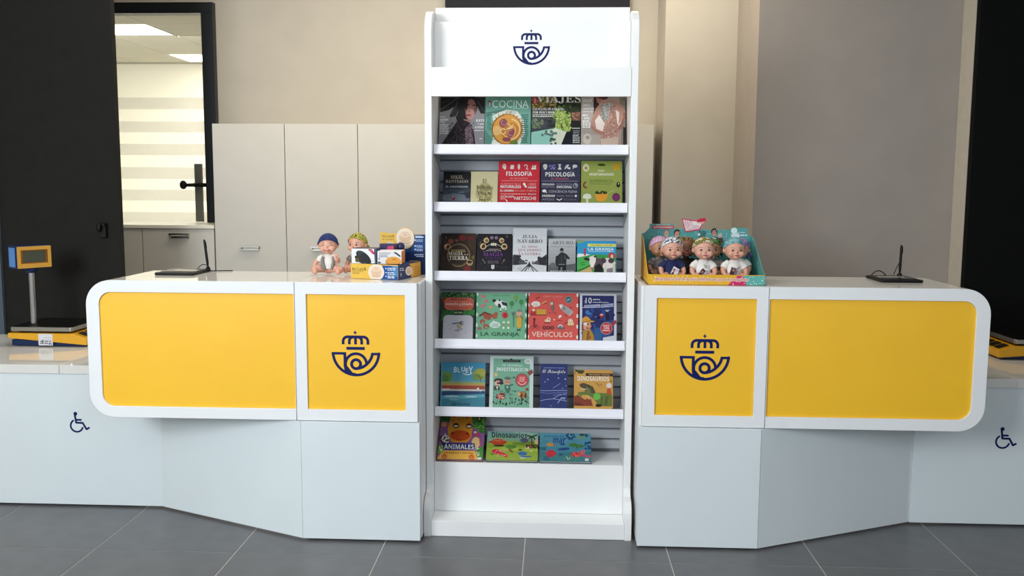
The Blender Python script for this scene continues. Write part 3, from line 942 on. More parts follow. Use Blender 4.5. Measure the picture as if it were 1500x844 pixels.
def b25(a):
    a.vgrad('#a9b45a', '#8c9748', 8)
    a.ell(782, 160, 46, 56, '#f2eec8'); a.ell(782, 135, 26, 34, '#f2eec8'); a.ell(782, 168, 25, 26, '#bf9a6a')
    a.ell(1012, 118, 60, 18, '#3f561f', rot=0.05); a.rr(1185, 95, 1280, 195, 26, '#dcae38'); a.dots(1190, 100, 1275, 190, 14, 8, '#cf9c2c')
    a.text('PARA', 960, 192, 1052, 218, '#f4f3d8', 'sansb'); a.text('VEGETARIANOS', 826, 238, 1192, 276, '#f8f7e2', 'sansb')
    a.text('SUPERFÁCIL', 835, 322, 1188, 382, '#5f7031'); a.words(838, 396, 1160, 9, '#5f7031', 1, seed=3)
    a.arc(790, 415, 42, 24, 100, 260, '#8a3d26'); a.ell(782, 452, 18, 12, '#8a3d26')
    a.ell(1258, 408, 28, 40, '#20231a'); a.ell(1262, 395, 9, 9, '#e8e8d8')
    a.dots(930, 505, 1090, 545, 26, 15, '#2e4420', 6); a.line([(1090, 540), (1190, 490)], 10, '#b9c07c')
    a.poly([(910, 545), (1108, 545), (1080, 625), (1050, 650), (965, 650), (930, 620)], '#e09a2c'); a.rect(1020, 525, 1030, 555, '#f4c04a')
    a.ell(800, 580, 62, 40, '#dfe0cc'); a.rect(738, 580, 860, 612, '#dfe0cc'); a.rect(782, 612, 818, 670, '#cfd0ba')
    a.ell(1225, 590, 58, 60, '#6a1f58'); a.arc(1225, 590, 35, 7, 0, 360, '#8a3d7a'); a.arc(1225, 590, 15, 7, 0, 360, '#8a3d7a')
G2 = 'books on the second shelf'
book('book', 'small black book with a name in copper capitals over grey sea', 'book', G2, -0.503, -0.380, 0.193, 0.024, R(2), b21, '2a', 649, 689, 251.5, 0.00317, '#15171c')
book('book', 'small cream book with olive serif title inside a wreath', 'book', G2, -0.3785, -0.256, 0.194, 0.026, R(2), b22, '2a', 689.7, 729.5, 251.3, 0.00317, '#d8cda0', False)
book('book', 'red philosophy book with a row of small white pictures at the top', 'book', G2, -0.255, -0.069, 0.244, 0.02, R(2), b23, '2a', 730, 790.5, 236.2, 0.00317, '#c02634', False, 0.006)
book('book', 'dark violet psychology book with a row of small white pictures', 'book', G2, -0.065, 0.112, 0.242, 0.02, R(2), b24, '2b', 791.8, 850, 237.2, 0.00316, '#3a374a', False)
book('book', 'olive green vegetarian cookbook with avocado, bowl and beetroot', 'book', G2, 0.115, 0.299, 0.246, 0.018, R(2), b25, '2b', 851, 911.5, 236, 0.00316, '#98a350', True)

# ---- third shelf
def b31(a):
    a.bg('#2a1a10')
    a.poly([(400, 120), (575, 120), (575, 400), (480, 330)], '#3b2a14')
    a.dots(70, 140, 560, 650, 90, 10, '#46261a', 3); a.dots(90, 140, 550, 640, 40, 8, '#5a3520', 7)
    a.ell(370, 185, 52, 45, '#7a1512'); a.ell(500, 190, 40, 35, '#6a1420'); a.ell(200, 240, 42, 40, '#8a4a38'); a.ell(285, 225, 30, 22, '#6d4a34')
    a.line([(128, 165), (128, 205)], 7, '#6a7a80')
    a.ell(150, 318, 50, 46, '#b98a5e'); a.ell(158, 322, 22, 34, '#3a1a12', rot=0.4); a.ell(128, 308, 12, 14, '#d9b58c')
    a.arc(320, 440, 165, 10, 0, 360, '#9a8458'); a.arc(320, 440, 148, 5, 0, 360, '#6d5a34')
    a.words(210, 360, 420, 14, '#a8925e', 2, 1.5, 3)
    a.text('MAGIA', 170, 392, 382, 440, '#efe2c6', 'serif'); a.text('de la', 400, 420, 465, 440, '#d8c8a6', 'serif'); a.text('TIERRA', 180, 450, 460, 510, '#f4ead2', 'serif')
    a.ell(488, 548, 48, 46, '#a58a5c'); a.ell(488, 540, 34, 22, '#2c1c10'); a.ell(452, 640, 50, 46, '#6e1a16'); a.ell(200, 560, 30, 30, '#3c2a14')
    a.poly([(500, 470), (560, 430), (550, 520)], '#6d5a28')
def b32(a):
    a.bg('#130d18')
    a.dots(600, 140, 1080, 660, 60, 6, '#2e2238', 3); a.dots(620, 140, 1070, 420, 22, 5, '#c9a86e', 9)
    for x, y, r in ((720, 222, 40), (945, 222, 38), (675, 312, 46), (985, 312, 46)):
        a.ell(x, y, r, r, '#d9bd8c'); a.ell(x + 5, y + 4, r * .6, r * .55, '#8a5a34')
    a.ell(678, 310, 20, 34, '#3a241a', rot=0.5); a.ell(986, 305, 30, 16, '#2c2014')
    a.ell(800, 184, 24, 24, '#a58aa0'); a.ell(866, 184, 24, 24, '#a58aa0'); a.arc(800, 184, 12, 6, 0, 360, '#4a3a50'); a.arc(866, 184, 12, 6, 0, 360, '#4a3a50')
    a.arc(832, 440, 165, 7, 215, 325, '#d8c8a0'); a.arc(832, 440, 170, 7, 20, 45, '#b9b09a'); a.arc(832, 440, 170, 7, 135, 160, '#b9b09a')
    for x in (802, 830, 858): a.rect(x - 11, 262, x + 11, 300, '#efe6cc')
    a.words(760, 348, 910, 10, '#b9a8a0', 1, seed=3); a.text('MANUAL DE', 720, 368, 940, 380, '#cfc0c6', 'sansb')
    a.text('MAGIA', 680, 398, 972, 455, '#7a3f8e', 'serif'); a.text('NATURAL', 705, 468, 955, 502, '#52306a', 'serif')
    a.words(750, 520, 910, 10, '#6d5a68', 3, 1.6, 5)
    a.poly([(800, 582), (848, 582), (848, 630), (824, 650), (800, 630)], '#cbc2cc'); a.dots(620, 520, 1060, 640, 16, 12, '#2c3a30', 4)
def b33(a):
    a.vgrad('#dcdcde', '#e9e9ea', 6)
    k1, k2 = '#3b3b42', '#b06a74'
    f = lambda x: x
    a.text('JULIA', 1248, 145, 1468, 195, k1, 'serif'); a.text('NAVARRO', 1175, 208, 1545, 262, k1, 'serif')
    a.text('EL NIÑO', 1245, 292, 1470, 335, k2, 'serif'); a.text('QUE PERDIÓ', 1188, 340, 1530, 392, k2, 'serif'); a.text('LA GUERRA', 1198, 402, 1520, 440, k2, 'serif')
    a.poly([(1110, 440), (1150, 430), (1210, 500), (1300, 545), (1340, 575), (1110, 600)], '#4a4a50')
    a.dots(1112, 450, 1230, 580, 60, 18, '#34343a', 3); a.dots(1200, 510, 1330, 580, 30, 10, '#5a5a60', 4)
    a.poly([(1610, 420), (1560, 460), (1500, 500), (1430, 540), (1390, 575), (1610, 600)], '#4a4a50')
    a.dots(1490, 470, 1608, 580, 60, 18, '#303036', 5); a.dots(1400, 520, 1500, 580, 24, 10, '#5a5a60', 6)
    a.poly([(1110, 590), (1340, 570), (1400, 570), (1610, 590), (1610, 700), (1110, 700)], '#cfcfd2')
    for x in (1230, 1290, 1430, 1490): a.line([(1355 + (x - 1355) * .12, 580), (x, 690)], 13, '#44444a')
    a.ell(1357, 585, 20, 34, '#2c2c32'); a.ell(1357, 548, 11, 12, '#2c2c32'); a.line([(1350, 600), (1345, 650)], 9, '#2c2c32')
    a.dots(1120, 610, 1300, 690, 14, 9, '#a9a9ae', 2)
def b34(a):
    a.vgrad('#c9c9c9', '#8c8c8c', 10)
    a.text('ARTURO', 282, 232, 598, 280, '#6d6d70', 'serif'); a.text('PÉREZ-REVERTE', 272, 302, 595, 322, '#7c7c80', 'serif')
    a.poly([(232, 580), (340, 600), (630, 560), (630, 690), (232, 690)], '#5c5c5e'); a.ell(300, 590, 50, 40, '#6a6a6c')
    a.ell(428, 372, 27, 34, '#6b6764'); a.ell(428, 356, 27, 20, '#1d1d1f'); a.ell(424, 392, 17, 20, '#8d8884')
    a.poly([(405, 405), (450, 400), (500, 425), (548, 480), (540, 500), (500, 490), (495, 600), (375, 600), (345, 590), (340, 540), (365, 450)], '#2b2b2d')
    a.line([(360, 450), (350, 540), (372, 600)], 34, '#232325'); a.line([(430, 430), (425, 560)], 5, '#5a5a5c'); a.line([(470, 440), (480, 500)], 10, '#6a6a6a')
    a.rect(378, 572, 495, 690, '#161618'); a.rect(380, 570, 478, 580, '#8a8a8a'); a.poly([(412, 620), (438, 615), (430, 690), (415, 690)], '#7c7c7c')
    a.text('REVOLUCIÓN', 260, 655, 610, 690, '#c9c9c9', 'serif')
def b35(a):
    a.bg('#2f9fd0')
    a.poly([(650, 225), (800, 225), (700, 262), (650, 262)], '#8fae5c'); a.ell(1190, 240, 60, 18, '#3f8fd8')
    a.rr(806, 272, 1228, 316, 8, '#e6e27a'); a.text('CON SONIDOS Y TEXTURAS', 852, 286, 1175, 304, '#8a6a1c', 'sansb')
    a.text('LA GRANJA', 810, 330, 1195, 384, WT, 'sansb'); a.line([(815, 386), (1190, 386)], 6, '#d8ecf4')
    a.poly([(650, 430), (780, 420), (860, 440), (650, 500)], '#e8efe8'); a.ell(700, 440, 60, 22, '#f4f4f0')
    a.poly([(650, 480), (900, 425), (1225, 440), (1225, 690), (650, 690)], '#3f9a48'); a.poly([(650, 480), (760, 455), (870, 600), (650, 680)], '#4bb050')
    a.rect(752, 350, 780, 445, '#c83a4a'); a.poly([(745, 355), (766, 335), (788, 355)], '#d84a5a')
    a.poly([(1110, 420), (1165, 395), (1218, 425), (1218, 480), (1120, 480)], '#c2423c'); a.rect(1150, 430, 1185, 480, '#e0d6c8')
    a.ell(1100, 560, 120, 80, '#e6dcd2'); a.ell(950, 560, 90, 80, '#5d4a50')
    a.poly([(830, 470), (900, 440), (930, 470), (925, 540), (890, 620), (860, 640), (835, 560)], '#efe6dc'); a.ell(865, 640, 32, 22, '#a06a5c')
    a.ell(795, 500, 46, 22, '#2a2430', rot=0.2); a.ell(920, 462, 26, 14, '#463a40'); a.ell(878, 455, 14, 8, '#c9b8a0')
    a.ell(1040, 520, 42, 40, '#4d3e46'); a.ell(1155, 520, 44, 38, '#4d3e46'); a.poly([(900, 690), (920, 600), (980, 560), (1030, 610), (1040, 690)], '#120f14')
    a.rect(1050, 600, 1090, 690, '#d9cfc6'); a.rect(1180, 560, 1215, 690, '#cfc5bc'); a.poly([(1090, 640), (1180, 620), (1180, 690), (1090, 690)], '#857a80')
    a.line([(660, 670), (740, 640), (850, 590)], 14, '#3a5a20'); a.poly([(680, 690), (850, 610), (880, 690)], '#c9a870'); a.line([(700, 560), (760, 545)], 10, '#2c7a34'); a.line([(700, 590), (770, 575)], 10, '#2c7a34')
G3 = 'books on the third shelf'
book('book', 'dark brown magic book with a round cream title frame', 'book', G3, -0.5145, -0.354, 0.216, 0.022, R(3), b31, '3a', 645.7, 697.5, 342, 0.00316, '#20140d')
book('book', 'black magic book with purple title and cream moon discs', 'book', G3, -0.351, -0.191, 0.215, 0.022, R(3), b32, '3a', 698.5, 750, 342.5, 0.00315, '#0d0a12')
book('book', 'white novel with a railway track and grey serif lettering, tallest on its shelf', 'book', G3, -0.189, -0.034, 0.242, 0.034, R(3), b33, '3a', 751, 801, 334.5, 0.00315, '#d4d4d6', False)
book('book', 'grey novel with a standing man in a dark jacket', 'book', G3, -0.028, 0.096, 0.194, 0.03, R(3), b34, '3b', 803, 843.3, 350, 0.00314, '#bdbdbd', False)
book('book', 'blue and green farm board book with a spotted cow', 'book', G3, 0.101, 0.278, 0.186, 0.02, R(3), b35, '3b', 845, 903, 353, 0.00313, '#2a86b8')
# ---- fourth shelf
def b41(a):
    a.bg('#16301a')
    a.dots(60, 85, 570, 200, 80, 16, '#2f6a34', 2); a.dots(60, 85, 570, 180, 50, 9, '#7a9a5a', 3); a.dots(70, 340, 240, 560, 30, 26, '#2a6a2c', 4); a.dots(400, 330, 560, 410, 20, 26, '#3a8a3c', 6)
    a.poly([(60, 170), (110, 150), (130, 240), (60, 230)], '#7a3420')
    a.rr(100, 158, 536, 340, 70, '#d96a50'); a.arc(318, 249, 205, 5, 0, 360, '#a8442f', ry=82)
    a.words(190, 182, 440, 13, '#8a2f22', 1, seed=2); a.text('animales y plantas', 118, 222, 518, 290, '#f8e6da', 'script')
    a.words(180, 302, 440, 10, '#a8442f', 1, seed=5); a.text('NATURA', 255, 366, 368, 390, '#b9d8a0', 'sansb')
    a.rr(92, 415, 530, 800, 60, '#cfcad2')
    a.line([(225, 540), (300, 530), (370, 530)], 20, '#6b6a72'); a.ell(365, 530, 34, 28, '#55555e'); a.ell(380, 530, 14, 12, '#d8d8dc'); a.ell(335, 570, 42, 26, '#b9ac86'); a.poly([(280, 560), (360, 590), (320, 612)], '#a89a68')
    a.line([(265, 640), (380, 610)], 12, '#7a6a60'); a.line([(340, 640), (290, 655)], 8, '#7a6a60')
    for x, y in ((120, 512), (180, 555), (120, 610), (185, 615), (430, 670), (330, 690)): a.line([(x - 15, y), (x + 18, y)], 5, '#9a98a0', False)
def edge(a, xl, xr, ys, c, n=5):
    for i in range(n):
        y = ys[0] + (ys[1] - ys[0]) * i / (n - 1)
        if xl: a.rr(xl - 12, y - 26, xl + 14, y + 26, 12, c)
        if xr: a.rr(xr - 28, y - 26, xr + 12, y + 26, 12, c)
def b42(a):
    a.bg('#78b58e')
    edge(a, 580, 1310, (110, 715), '#dff0e2')
    for y in (190, 350, 490, 640): a.ell(1296, y, 16, 26, '#4a7a5c')
    a.text('CREA Y JUEGA', 808, 120, 1070, 146, '#4f8a66')
    for x, y in ((662, 145), (706, 215), (660, 282)):
        a.ell(x, y, 36, 24, '#d8808e'); a.ell(x + 24, y - 4, 14, 12, '#c86a7c')
    a.ell(778, 300, 26, 22, '#e09a5e')
    a.poly([(830, 210), (900, 190), (1000, 230), (1020, 290), (960, 320), (900, 300), (840, 262)], '#f0efe8'); a.poly([(930, 215), (1010, 235), (1022, 290), (950, 265)], '#25292a'); a.ell(826, 205, 28, 22, '#25292a'); a.ell(905, 280, 22, 34, '#25292a', rot=-.4); a.ell(905, 200, 16, 12, '#25292a')
    a.rect(915, 310, 935, 350, '#e6f0e4'); a.rect(990, 310, 1008, 345, '#e6f0e4'); a.line([(905, 362), (940, 362)], 8, '#2c3a30'); a.line([(985, 352), (1015, 352)], 8, '#2c3a30')
    for x, y, c in ((1146, 160, '#7aa84e'), (1084, 245, '#4a8a4a'), (1222, 222, '#4a8f4e')):
        a.ell(x, y, 32, 38, c); a.rect(x - 4, y + 30, x + 4, y + 75, '#4a7a4a')
    a.poly([(610, 430), (690, 370), (790, 405), (830, 400), (850, 370), (885, 385), (865, 470), (825, 470), (800, 440), (760, 495), (690, 470), (665, 420)], '#a8523a'); a.line([(615, 435), (690, 378), (780, 410)], 22, '#6a3a28'); a.ell(850, 415, 30, 46, '#b05a40', rot=.3)
    a.ell(988, 415, 50, 52, '#c9605c'); a.ell(990, 418, 34, 36, '#a82c3c')
    for x, y, r in ((662, 515, 38), (715, 585, 40), (624, 615, 24)): a.ell(x, y, r, r, '#b8504a'); a.ell(x + 6, y + 14, r * .4, r * .5, '#7fae7c')
    a.ell(848, 558, 78, 46, '#dfeee4'); a.poly([(800, 520), (830, 490), (850, 520)], '#dfeee4'); a.words(800, 540, 900, 8, '#5a7a6a', 3, 2.2, 3)
    for x, y in ((975, 520), (1042, 520), (970, 600), (1042, 600)): a.ell(x, y, 17, 17, '#e8efc0')
    for x, y in ((968, 555), (1048, 560)): a.ell(x, y, 11, 11, '#d88a6a')
    a.line([(1112, 440), (1118, 590)], 8, '#4f6a58'); a.line([(1088, 365), (1092, 410), (1130, 410), (1132, 365)], 7, '#4f6a58'); a.line([(1110, 365), (1110, 440)], 7, '#4f6a58')
    a.ell(1196, 385, 40, 46, '#e0a58e'); a.rect(1160, 345, 1235, 365, '#7a8a7c'); a.ell(1198, 345, 26, 18, '#7a8a7c'); a.line([(1120, 440), (1235, 440), (1245, 490)], 12, '#b06a3c'); a.rr(1162, 440, 1236, 600, 30, '#d8ac3c'); a.ell(1176, 630, 9, 14, '#2c3028'); a.ell(1206, 628, 9, 14, '#2c3028')
    a.text('LA GRANJA', 640, 662, 1202, 735, '#2f5f48')
def b43(a):
    a.bg('#dd5a52')
    edge(a, 35, 770, (118, 730), '#f4ede2')
    a.text('CREA Y JUEGA', 255, 130, 530, 164, '#f0a08e')
    a.ell(625, 188, 54, 56, '#8a8a88'); a.ell(625, 188, 40, 42, '#3f6a72'); a.line([(600, 200), (645, 178)], 12, '#b9d0d0')
    a.line([(140, 180), (200, 155)], 18, '#9a3a3c'); a.line([(235, 250), (300, 210)], 14, '#e0b860'); a.line([(250, 258), (310, 235)], 14, '#8a4a34')
    a.ell(145, 256, 66, 40, '#efe6dc'); a.poly([(105, 285), (140, 290), (120, 310)], '#efe6dc'); a.words(105, 245, 185, 8, '#b9a8a0', 3, 2, 2)
    a.rect(160, 335, 298, 408, '#d8a83c'); a.poly([(135, 330), (165, 325), (165, 408), (135, 408)], '#c98a2c'); a.rr(70, 360, 150, 410, 8, '#b8383a'); a.ell(112, 345, 18, 18, '#f0d8c8'); a.rect(68, 408, 300, 420, '#7a2c2c')
    for x in (185, 215, 245, 275): a.line([(x, 345), (x + 8, 400)], 5, '#b8862c')
    a.line([(395, 280), (390, 390)], 9, '#8a5a50'); a.ell(382, 245, 26, 26, '#d0c0b0'); a.rr(370, 265, 415, 345, 14, '#7a6a60'); a.line([(360, 225), (405, 215), (400, 260)], 8, '#7a4a44'); a.ell(345, 388, 14, 14, '#b04a44'); a.ell(425, 385, 14, 14, '#b04a44')
    a.poly([(485, 262), (535, 258), (600, 290), (690, 350), (640, 425), (560, 370), (505, 320)], '#a9a5a0'); a.poly([(485, 262), (535, 258), (530, 300), (508, 322)], '#efe8de'); a.ell(562, 318, 22, 24, '#8a8680'); a.line([(640, 420), (690, 360)], 12, '#d8d4cc'); a.poly([(640, 290), (680, 300), (660, 320)], '#b83a38'); a.poly([(560, 400), (610, 410), (590, 440)], '#b83a38')
    a.rr(280, 480, 360, 515, 6, '#f0d0a8'); a.arc(335, 475, 22, 14, 150, 400, '#f0d8b8'); a.rect(275, 518, 358, 538, '#a04038')
    a.line([(480, 450), (510, 430)], 30, '#f4e2c8'); a.ell(505, 430, 22, 18, '#f4e8d8'); a.rect(458, 488, 530, 500, '#b0403c'); a.ell(418, 480, 12, 10, '#f4d8c0')
    a.ell(655, 500, 38, 36, '#f4e2c4'); a.rr(615, 520, 705, 560, 10, '#efd09a'); a.arc(655, 500, 22, 8, 0, 360, '#d89a5a'); a.rect(618, 562, 708, 574, '#c07038'); a.line([(570, 545), (610, 505)], 14, '#b03c3a')
    for x in (272, 330, 388): a.arc(x, 598, 20, 14, 0, 360, '#6b2c34')
    a.line([(125, 480), (120, 560), (145, 600)], 24, '#8a2c38'); a.ell(125, 478, 17, 20, '#6a2028'); a.arc(98, 600, 22, 6, 0, 360, '#9a3440'); a.arc(175, 598, 22, 6, 0, 360, '#9a3440'); a.line([(120, 570), (170, 560)], 12, '#8a2c38')
    a.ell(508, 580, 36, 30, '#d8d4d0'); a.rr(462, 590, 570, 612, 8, '#5a6a74'); a.rect(490, 570, 525, 588, '#4a5a64')
    a.text('VEHÍCULOS', 92, 640, 684, 730, '#fbe8d6')
def b44(a):
    a.bg('#d6d4dc'); a.rect(820, 130, 1288, 800, '#232a63')
    a.dots(830, 330, 1280, 740, 40, 30, '#2c4a8e', 3); a.dots(830, 330, 1280, 740, 30, 24, '#1d2358', 4); a.rect(1000, 600, 1110, 800, '#2c5c8e')
    a.text('10', 872, 160, 960, 245, WT, 'sansb'); a.text('nuevos', 975, 175, 1082, 198, WT, 'script'); a.text('cuadernos', 975, 210, 1210, 236, WT, 'script'); a.rect(857, 195, 864, 245, '#b0b6d8')
    a.poly([(852, 270), (1082, 258), (1086, 305), (852, 312)], '#c6cae0'); a.poly([(1095, 258), (1275, 242), (1278, 292), (1095, 304)], '#c6cae0')
    a.text('INVESTIGA', 862, 272, 1076, 302, '#28307a', 'sansb'); a.text('MISTERIO', 1102, 258, 1270, 292, '#28307a', 'sansb'); a.line([(822, 306), (848, 303)], 9, '#c6cae0')
    a.poly([(860, 370), (900, 335), (935, 375), (975, 395), (930, 412), (880, 400)], '#3f78b8')
    a.ell(1105, 420, 34, 30, '#a82c3a'); a.ell(1105, 408, 24, 13, '#d8b8b8'); a.line([(1100, 440), (1095, 480)], 10, '#7a2430')
    a.rr(1165, 380, 1215, 490, 14, '#14163a'); a.ell(1188, 345, 26, 20, '#b9bcc8'); a.ell(1188, 330, 16, 10, '#3a3c5a'); a.ell(1020, 440, 12, 10, '#6a8ac8')
    a.ell(885, 570, 66, 66, '#e0a07e'); a.ell(870, 545, 28, 22, '#f0e0d8'); a.ell(905, 548, 12, 14, '#2c2430'); a.ell(900, 605, 22, 10, '#8a3a34'); a.ell(945, 575, 14, 14, '#d08868')
    a.poly([(815, 560), (835, 530), (840, 640), (815, 640)], '#7a3a20')
    a.poly([(815, 520), (820, 470), (860, 436), (905, 440), (940, 475), (950, 495), (1000, 500), (995, 516), (930, 524)], '#d89a3c'); a.line([(820, 520), (945, 500)], 12, '#a86a24')
    a.poly([(830, 640), (940, 620), (990, 700), (1000, 800), (830, 800)], '#b8862f'); a.poly([(900, 640), (930, 660), (915, 800), (880, 800)], '#7a5a24'); a.rect(925, 720, 950, 760, '#b03c2c')
    a.line([(1250, 560), (1330, 500)], 52, '#a83038'); a.ell(1176, 606, 92, 94, '#8a8f96'); a.ell(1176, 606, 80, 82, '#c8343c')
    a.text('BUSCA', 1128, 556, 1220, 578, WT, 'sansb'); a.text('CON', 1140, 588, 1215, 614, WT, 'sansb'); a.text('AGNES', 1118, 624, 1224, 646, WT, 'sansb')
    a.poly([(1125, 740), (1330, 700), (1330, 800), (1125, 800)], '#cfd0d6')
G4 = 'books on the fourth shelf'
book('book', 'dark green nature book with an orange title plate and a small bird', 'book', G4, -0.516, -0.3585, 0.247, 0.016, R(4), b41, '4a', 645.5, 696, 428, 0.00315, '#14261a')
book('book', 'mint green farm picture book with a cow, a fox and a farmer', 'book', G4, -0.355, -0.122, 0.246, 0.018, R(4), b42, '4a', 697, 771.5, 429, 0.00314, '#5f9a76')
book('book', 'coral red vehicles picture book with a grey rocket', 'book', G4, -0.117, 0.112, 0.247, 0.018, R(4), b43, '4b', 773.5, 847.5, 429.5, 0.00314, '#b8443e')
book('book', 'navy blue mystery book with a child in an orange cap', 'book', G4, 0.117, 0.285, 0.246, 0.014, R(4), b44, '4b', 849, 903.5, 430.5, 0.00313, '#c6c4cc', False)

# ---- fifth shelf
def b51(a):
    a.vgrad('#3f97b8', '#8fc0c8', 8)
    a.ell(135, 370, 90, 80, '#6f9a4c'); a.ell(110, 400, 60, 60, '#5a8a42'); a.rect(120, 400, 130, 480, '#5a4a34')
    a.ell(620, 330, 100, 85, '#9aa84a'); a.ell(640, 300, 70, 60, '#b0b04e'); a.ell(580, 370, 60, 50, '#7f9a48'); a.line([(640, 480), (635, 380), (590, 340)], 10, '#6a5a3a'); a.line([(636, 400), (670, 350)], 8, '#6a5a3a')
    a.poly([(60, 440), (700, 440), (700, 480), (60, 480)], '#a8b26a')
    a.rect(50, 475, 700, 500, '#d8a05a'); a.rect(50, 495, 700, 550, '#b0503a'); a.rect(50, 548, 700, 580, '#e4d8cc')
    a.poly([(60, 545), (190, 540), (110, 610), (50, 620)], '#efe6dc')
    a.rect(40, 575, 700, 800, '#3f8a9c'); a.poly([(40, 600), (130, 580), (700, 575), (700, 610), (300, 630), (40, 640)], '#2c4a74')
    a.poly([(40, 650), (300, 640), (700, 615), (700, 660), (350, 690), (40, 690)], '#5fa8b8')
    a.ell(220, 655, 110, 18, '#a8d0d8'); a.ell(500, 655, 90, 14, '#a8d0d8'); a.ell(250, 700, 70, 14, '#7fb8c4'); a.ell(600, 540, 18, 18, '#efe6dc'); a.line([(620, 600), (690, 560)], 12, '#3a6aa8')
    a.text('B', 240, 225, 285, 305, '#eaf6fa', 'sansb'); a.text('L', 296, 235, 335, 305, '#eaf6fa', 'sansb'); a.text('U', 350, 222, 405, 292, '#eaf6fa', 'sansb'); a.text('E', 412, 240, 455, 310, '#eaf6fa', 'sansb'); a.text('Y', 455, 215, 520, 315, '#eaf6fa', 'sansb')
    a.arc(440, 290, 72, 14, 20, 150, '#eaf6fa', ry=46)
    a.text('LA PISCINA', 228, 748, 490, 782, '#1d3a5c', 'sansb')
    a.rect(40, 140, 72, 800, '#6fb0c8'); a.rect(40, 140, 56, 800, '#2a5a74')
def b52(a):
    a.bg('#d3e0da'); a.rect(815, 105, 1352, 830, '#7fb597')
    a.rect(955, 122, 1215, 158, '#2c3430'); a.poly([(1055, 122), (1078, 98), (1100, 122)], '#2c3430'); a.words(985, 136, 1190, 8, '#6a7a70', 1, seed=3)
    a.ell(1325, 140, 55, 40, '#e4ece6'); a.words(1295, 130, 1350, 8, '#8a9a90', 2, 2, 3)
    a.text('MI PRIMERA', 945, 188, 1245, 222, '#dff0e6'); a.text('INVESTIGACIÓN', 862, 226, 1325, 288, '#f2f8f2', 'sansb')
    a.ell(850, 340, 36, 40, '#b8b884'); a.ell(855, 345, 16, 18, '#d8d0a8')
    a.line([(1330, 330), (1400, 280)], 60, '#9a4a4a'); a.ell(1240, 418, 102, 102, '#8a6a62'); a.ell(1240, 418, 84, 86, '#d84a4e'); a.arc(1240, 418, 64, 10, 20, 160, '#f4d8d0')
    a.words(1200, 370, 1280, 9, '#f4d8d0', 4, 2.2, 3)
    a.ell(895, 430, 66, 36, '#3c3430'); a.ell(885, 470, 46, 42, '#e0b8a0'); a.ell(935, 465, 34, 22, '#2c2a2a'); a.ell(888, 465, 18, 18, '#8a2c30'); a.poly([(825, 510), (900, 500), (920, 560), (830, 570)], '#4a4a40'); a.poly([(860, 520), (895, 510), (880, 560)], '#e8e8dc')
    a.ell(1025, 435, 48, 55, '#d8a48c'); a.ell(1028, 395, 48, 26, '#5f7a68'); a.rect(985, 440, 1070, 455, '#b86a68'); a.poly([(985, 490), (1060, 490), (1075, 560), (1040, 620), (990, 560)], '#4a7a64'); a.poly([(1015, 510), (1040, 510), (1028, 545)], '#e8f0e4'); a.line([(1065, 500), (1110, 480)], 16, '#3f5a4c'); a.line([(1080, 390), (1125, 385)], 8, '#4a6a5a'); a.ell(1122, 380, 11, 15, '#3a5a48')
    a.ell(930, 660, 66, 46, '#b8403c'); a.dots(890, 630, 980, 690, 16, 9, '#f0d8c8', 4); a.ell(950, 625, 40, 20, '#8a3a30')
    a.ell(1250, 630, 60, 50, '#c8803c'); a.ell(1235, 640, 20, 34, '#6a3a24'); a.ell(1295, 640, 18, 40, '#6a3a24'); a.ell(1200, 620, 24, 24, '#e0b070'); a.ell(1315, 550, 22, 22, '#a03c34')
    a.dots(825, 560, 1340, 780, 70, 8, '#3f6a52', 5); a.dots(825, 650, 1340, 790, 20, 13, '#1d3228', 6); a.line([(920, 590), (970, 575)], 8, '#2c4a3a'); a.line([(1090, 580), (1160, 575)], 8, '#2c4a6a')
def b53(a):
    a.bg('#2c3672')
    a.words(262, 232, 570, 14, '#7a84b8', 1, seed=3)
    a.text('El Principito', 240, 262, 582, 338, '#eceadc', 'script')
    for x, y, r in ((322, 410, 12), (478, 388, 12), (580, 400, 13), (280, 445, 10), (540, 535, 9), (588, 500, 9)): a.ell(x, y, r, r, '#8f98c8')
    c = '#aab2d8'
    a.line([(205, 572), (300, 575), (400, 570), (605, 565)], 7, c); a.line([(205, 600), (320, 612), (605, 590)], 6, '#8088b8'); a.line([(400, 690), (480, 640), (605, 605)], 6, c); a.line([(205, 722), (300, 700), (420, 690), (605, 720)], 7, c)
    a.line([(400, 640), (500, 620), (605, 630)], 6, '#8088b8'); a.line([(470, 752), (520, 680), (580, 690)], 9, c); a.rect(520, 668, 582, 690, '#9aa2cc')
    a.line([(400, 535), (505, 465)], 9, '#7f88bc')
    a.line([(365, 785), (375, 800)], 7, c)
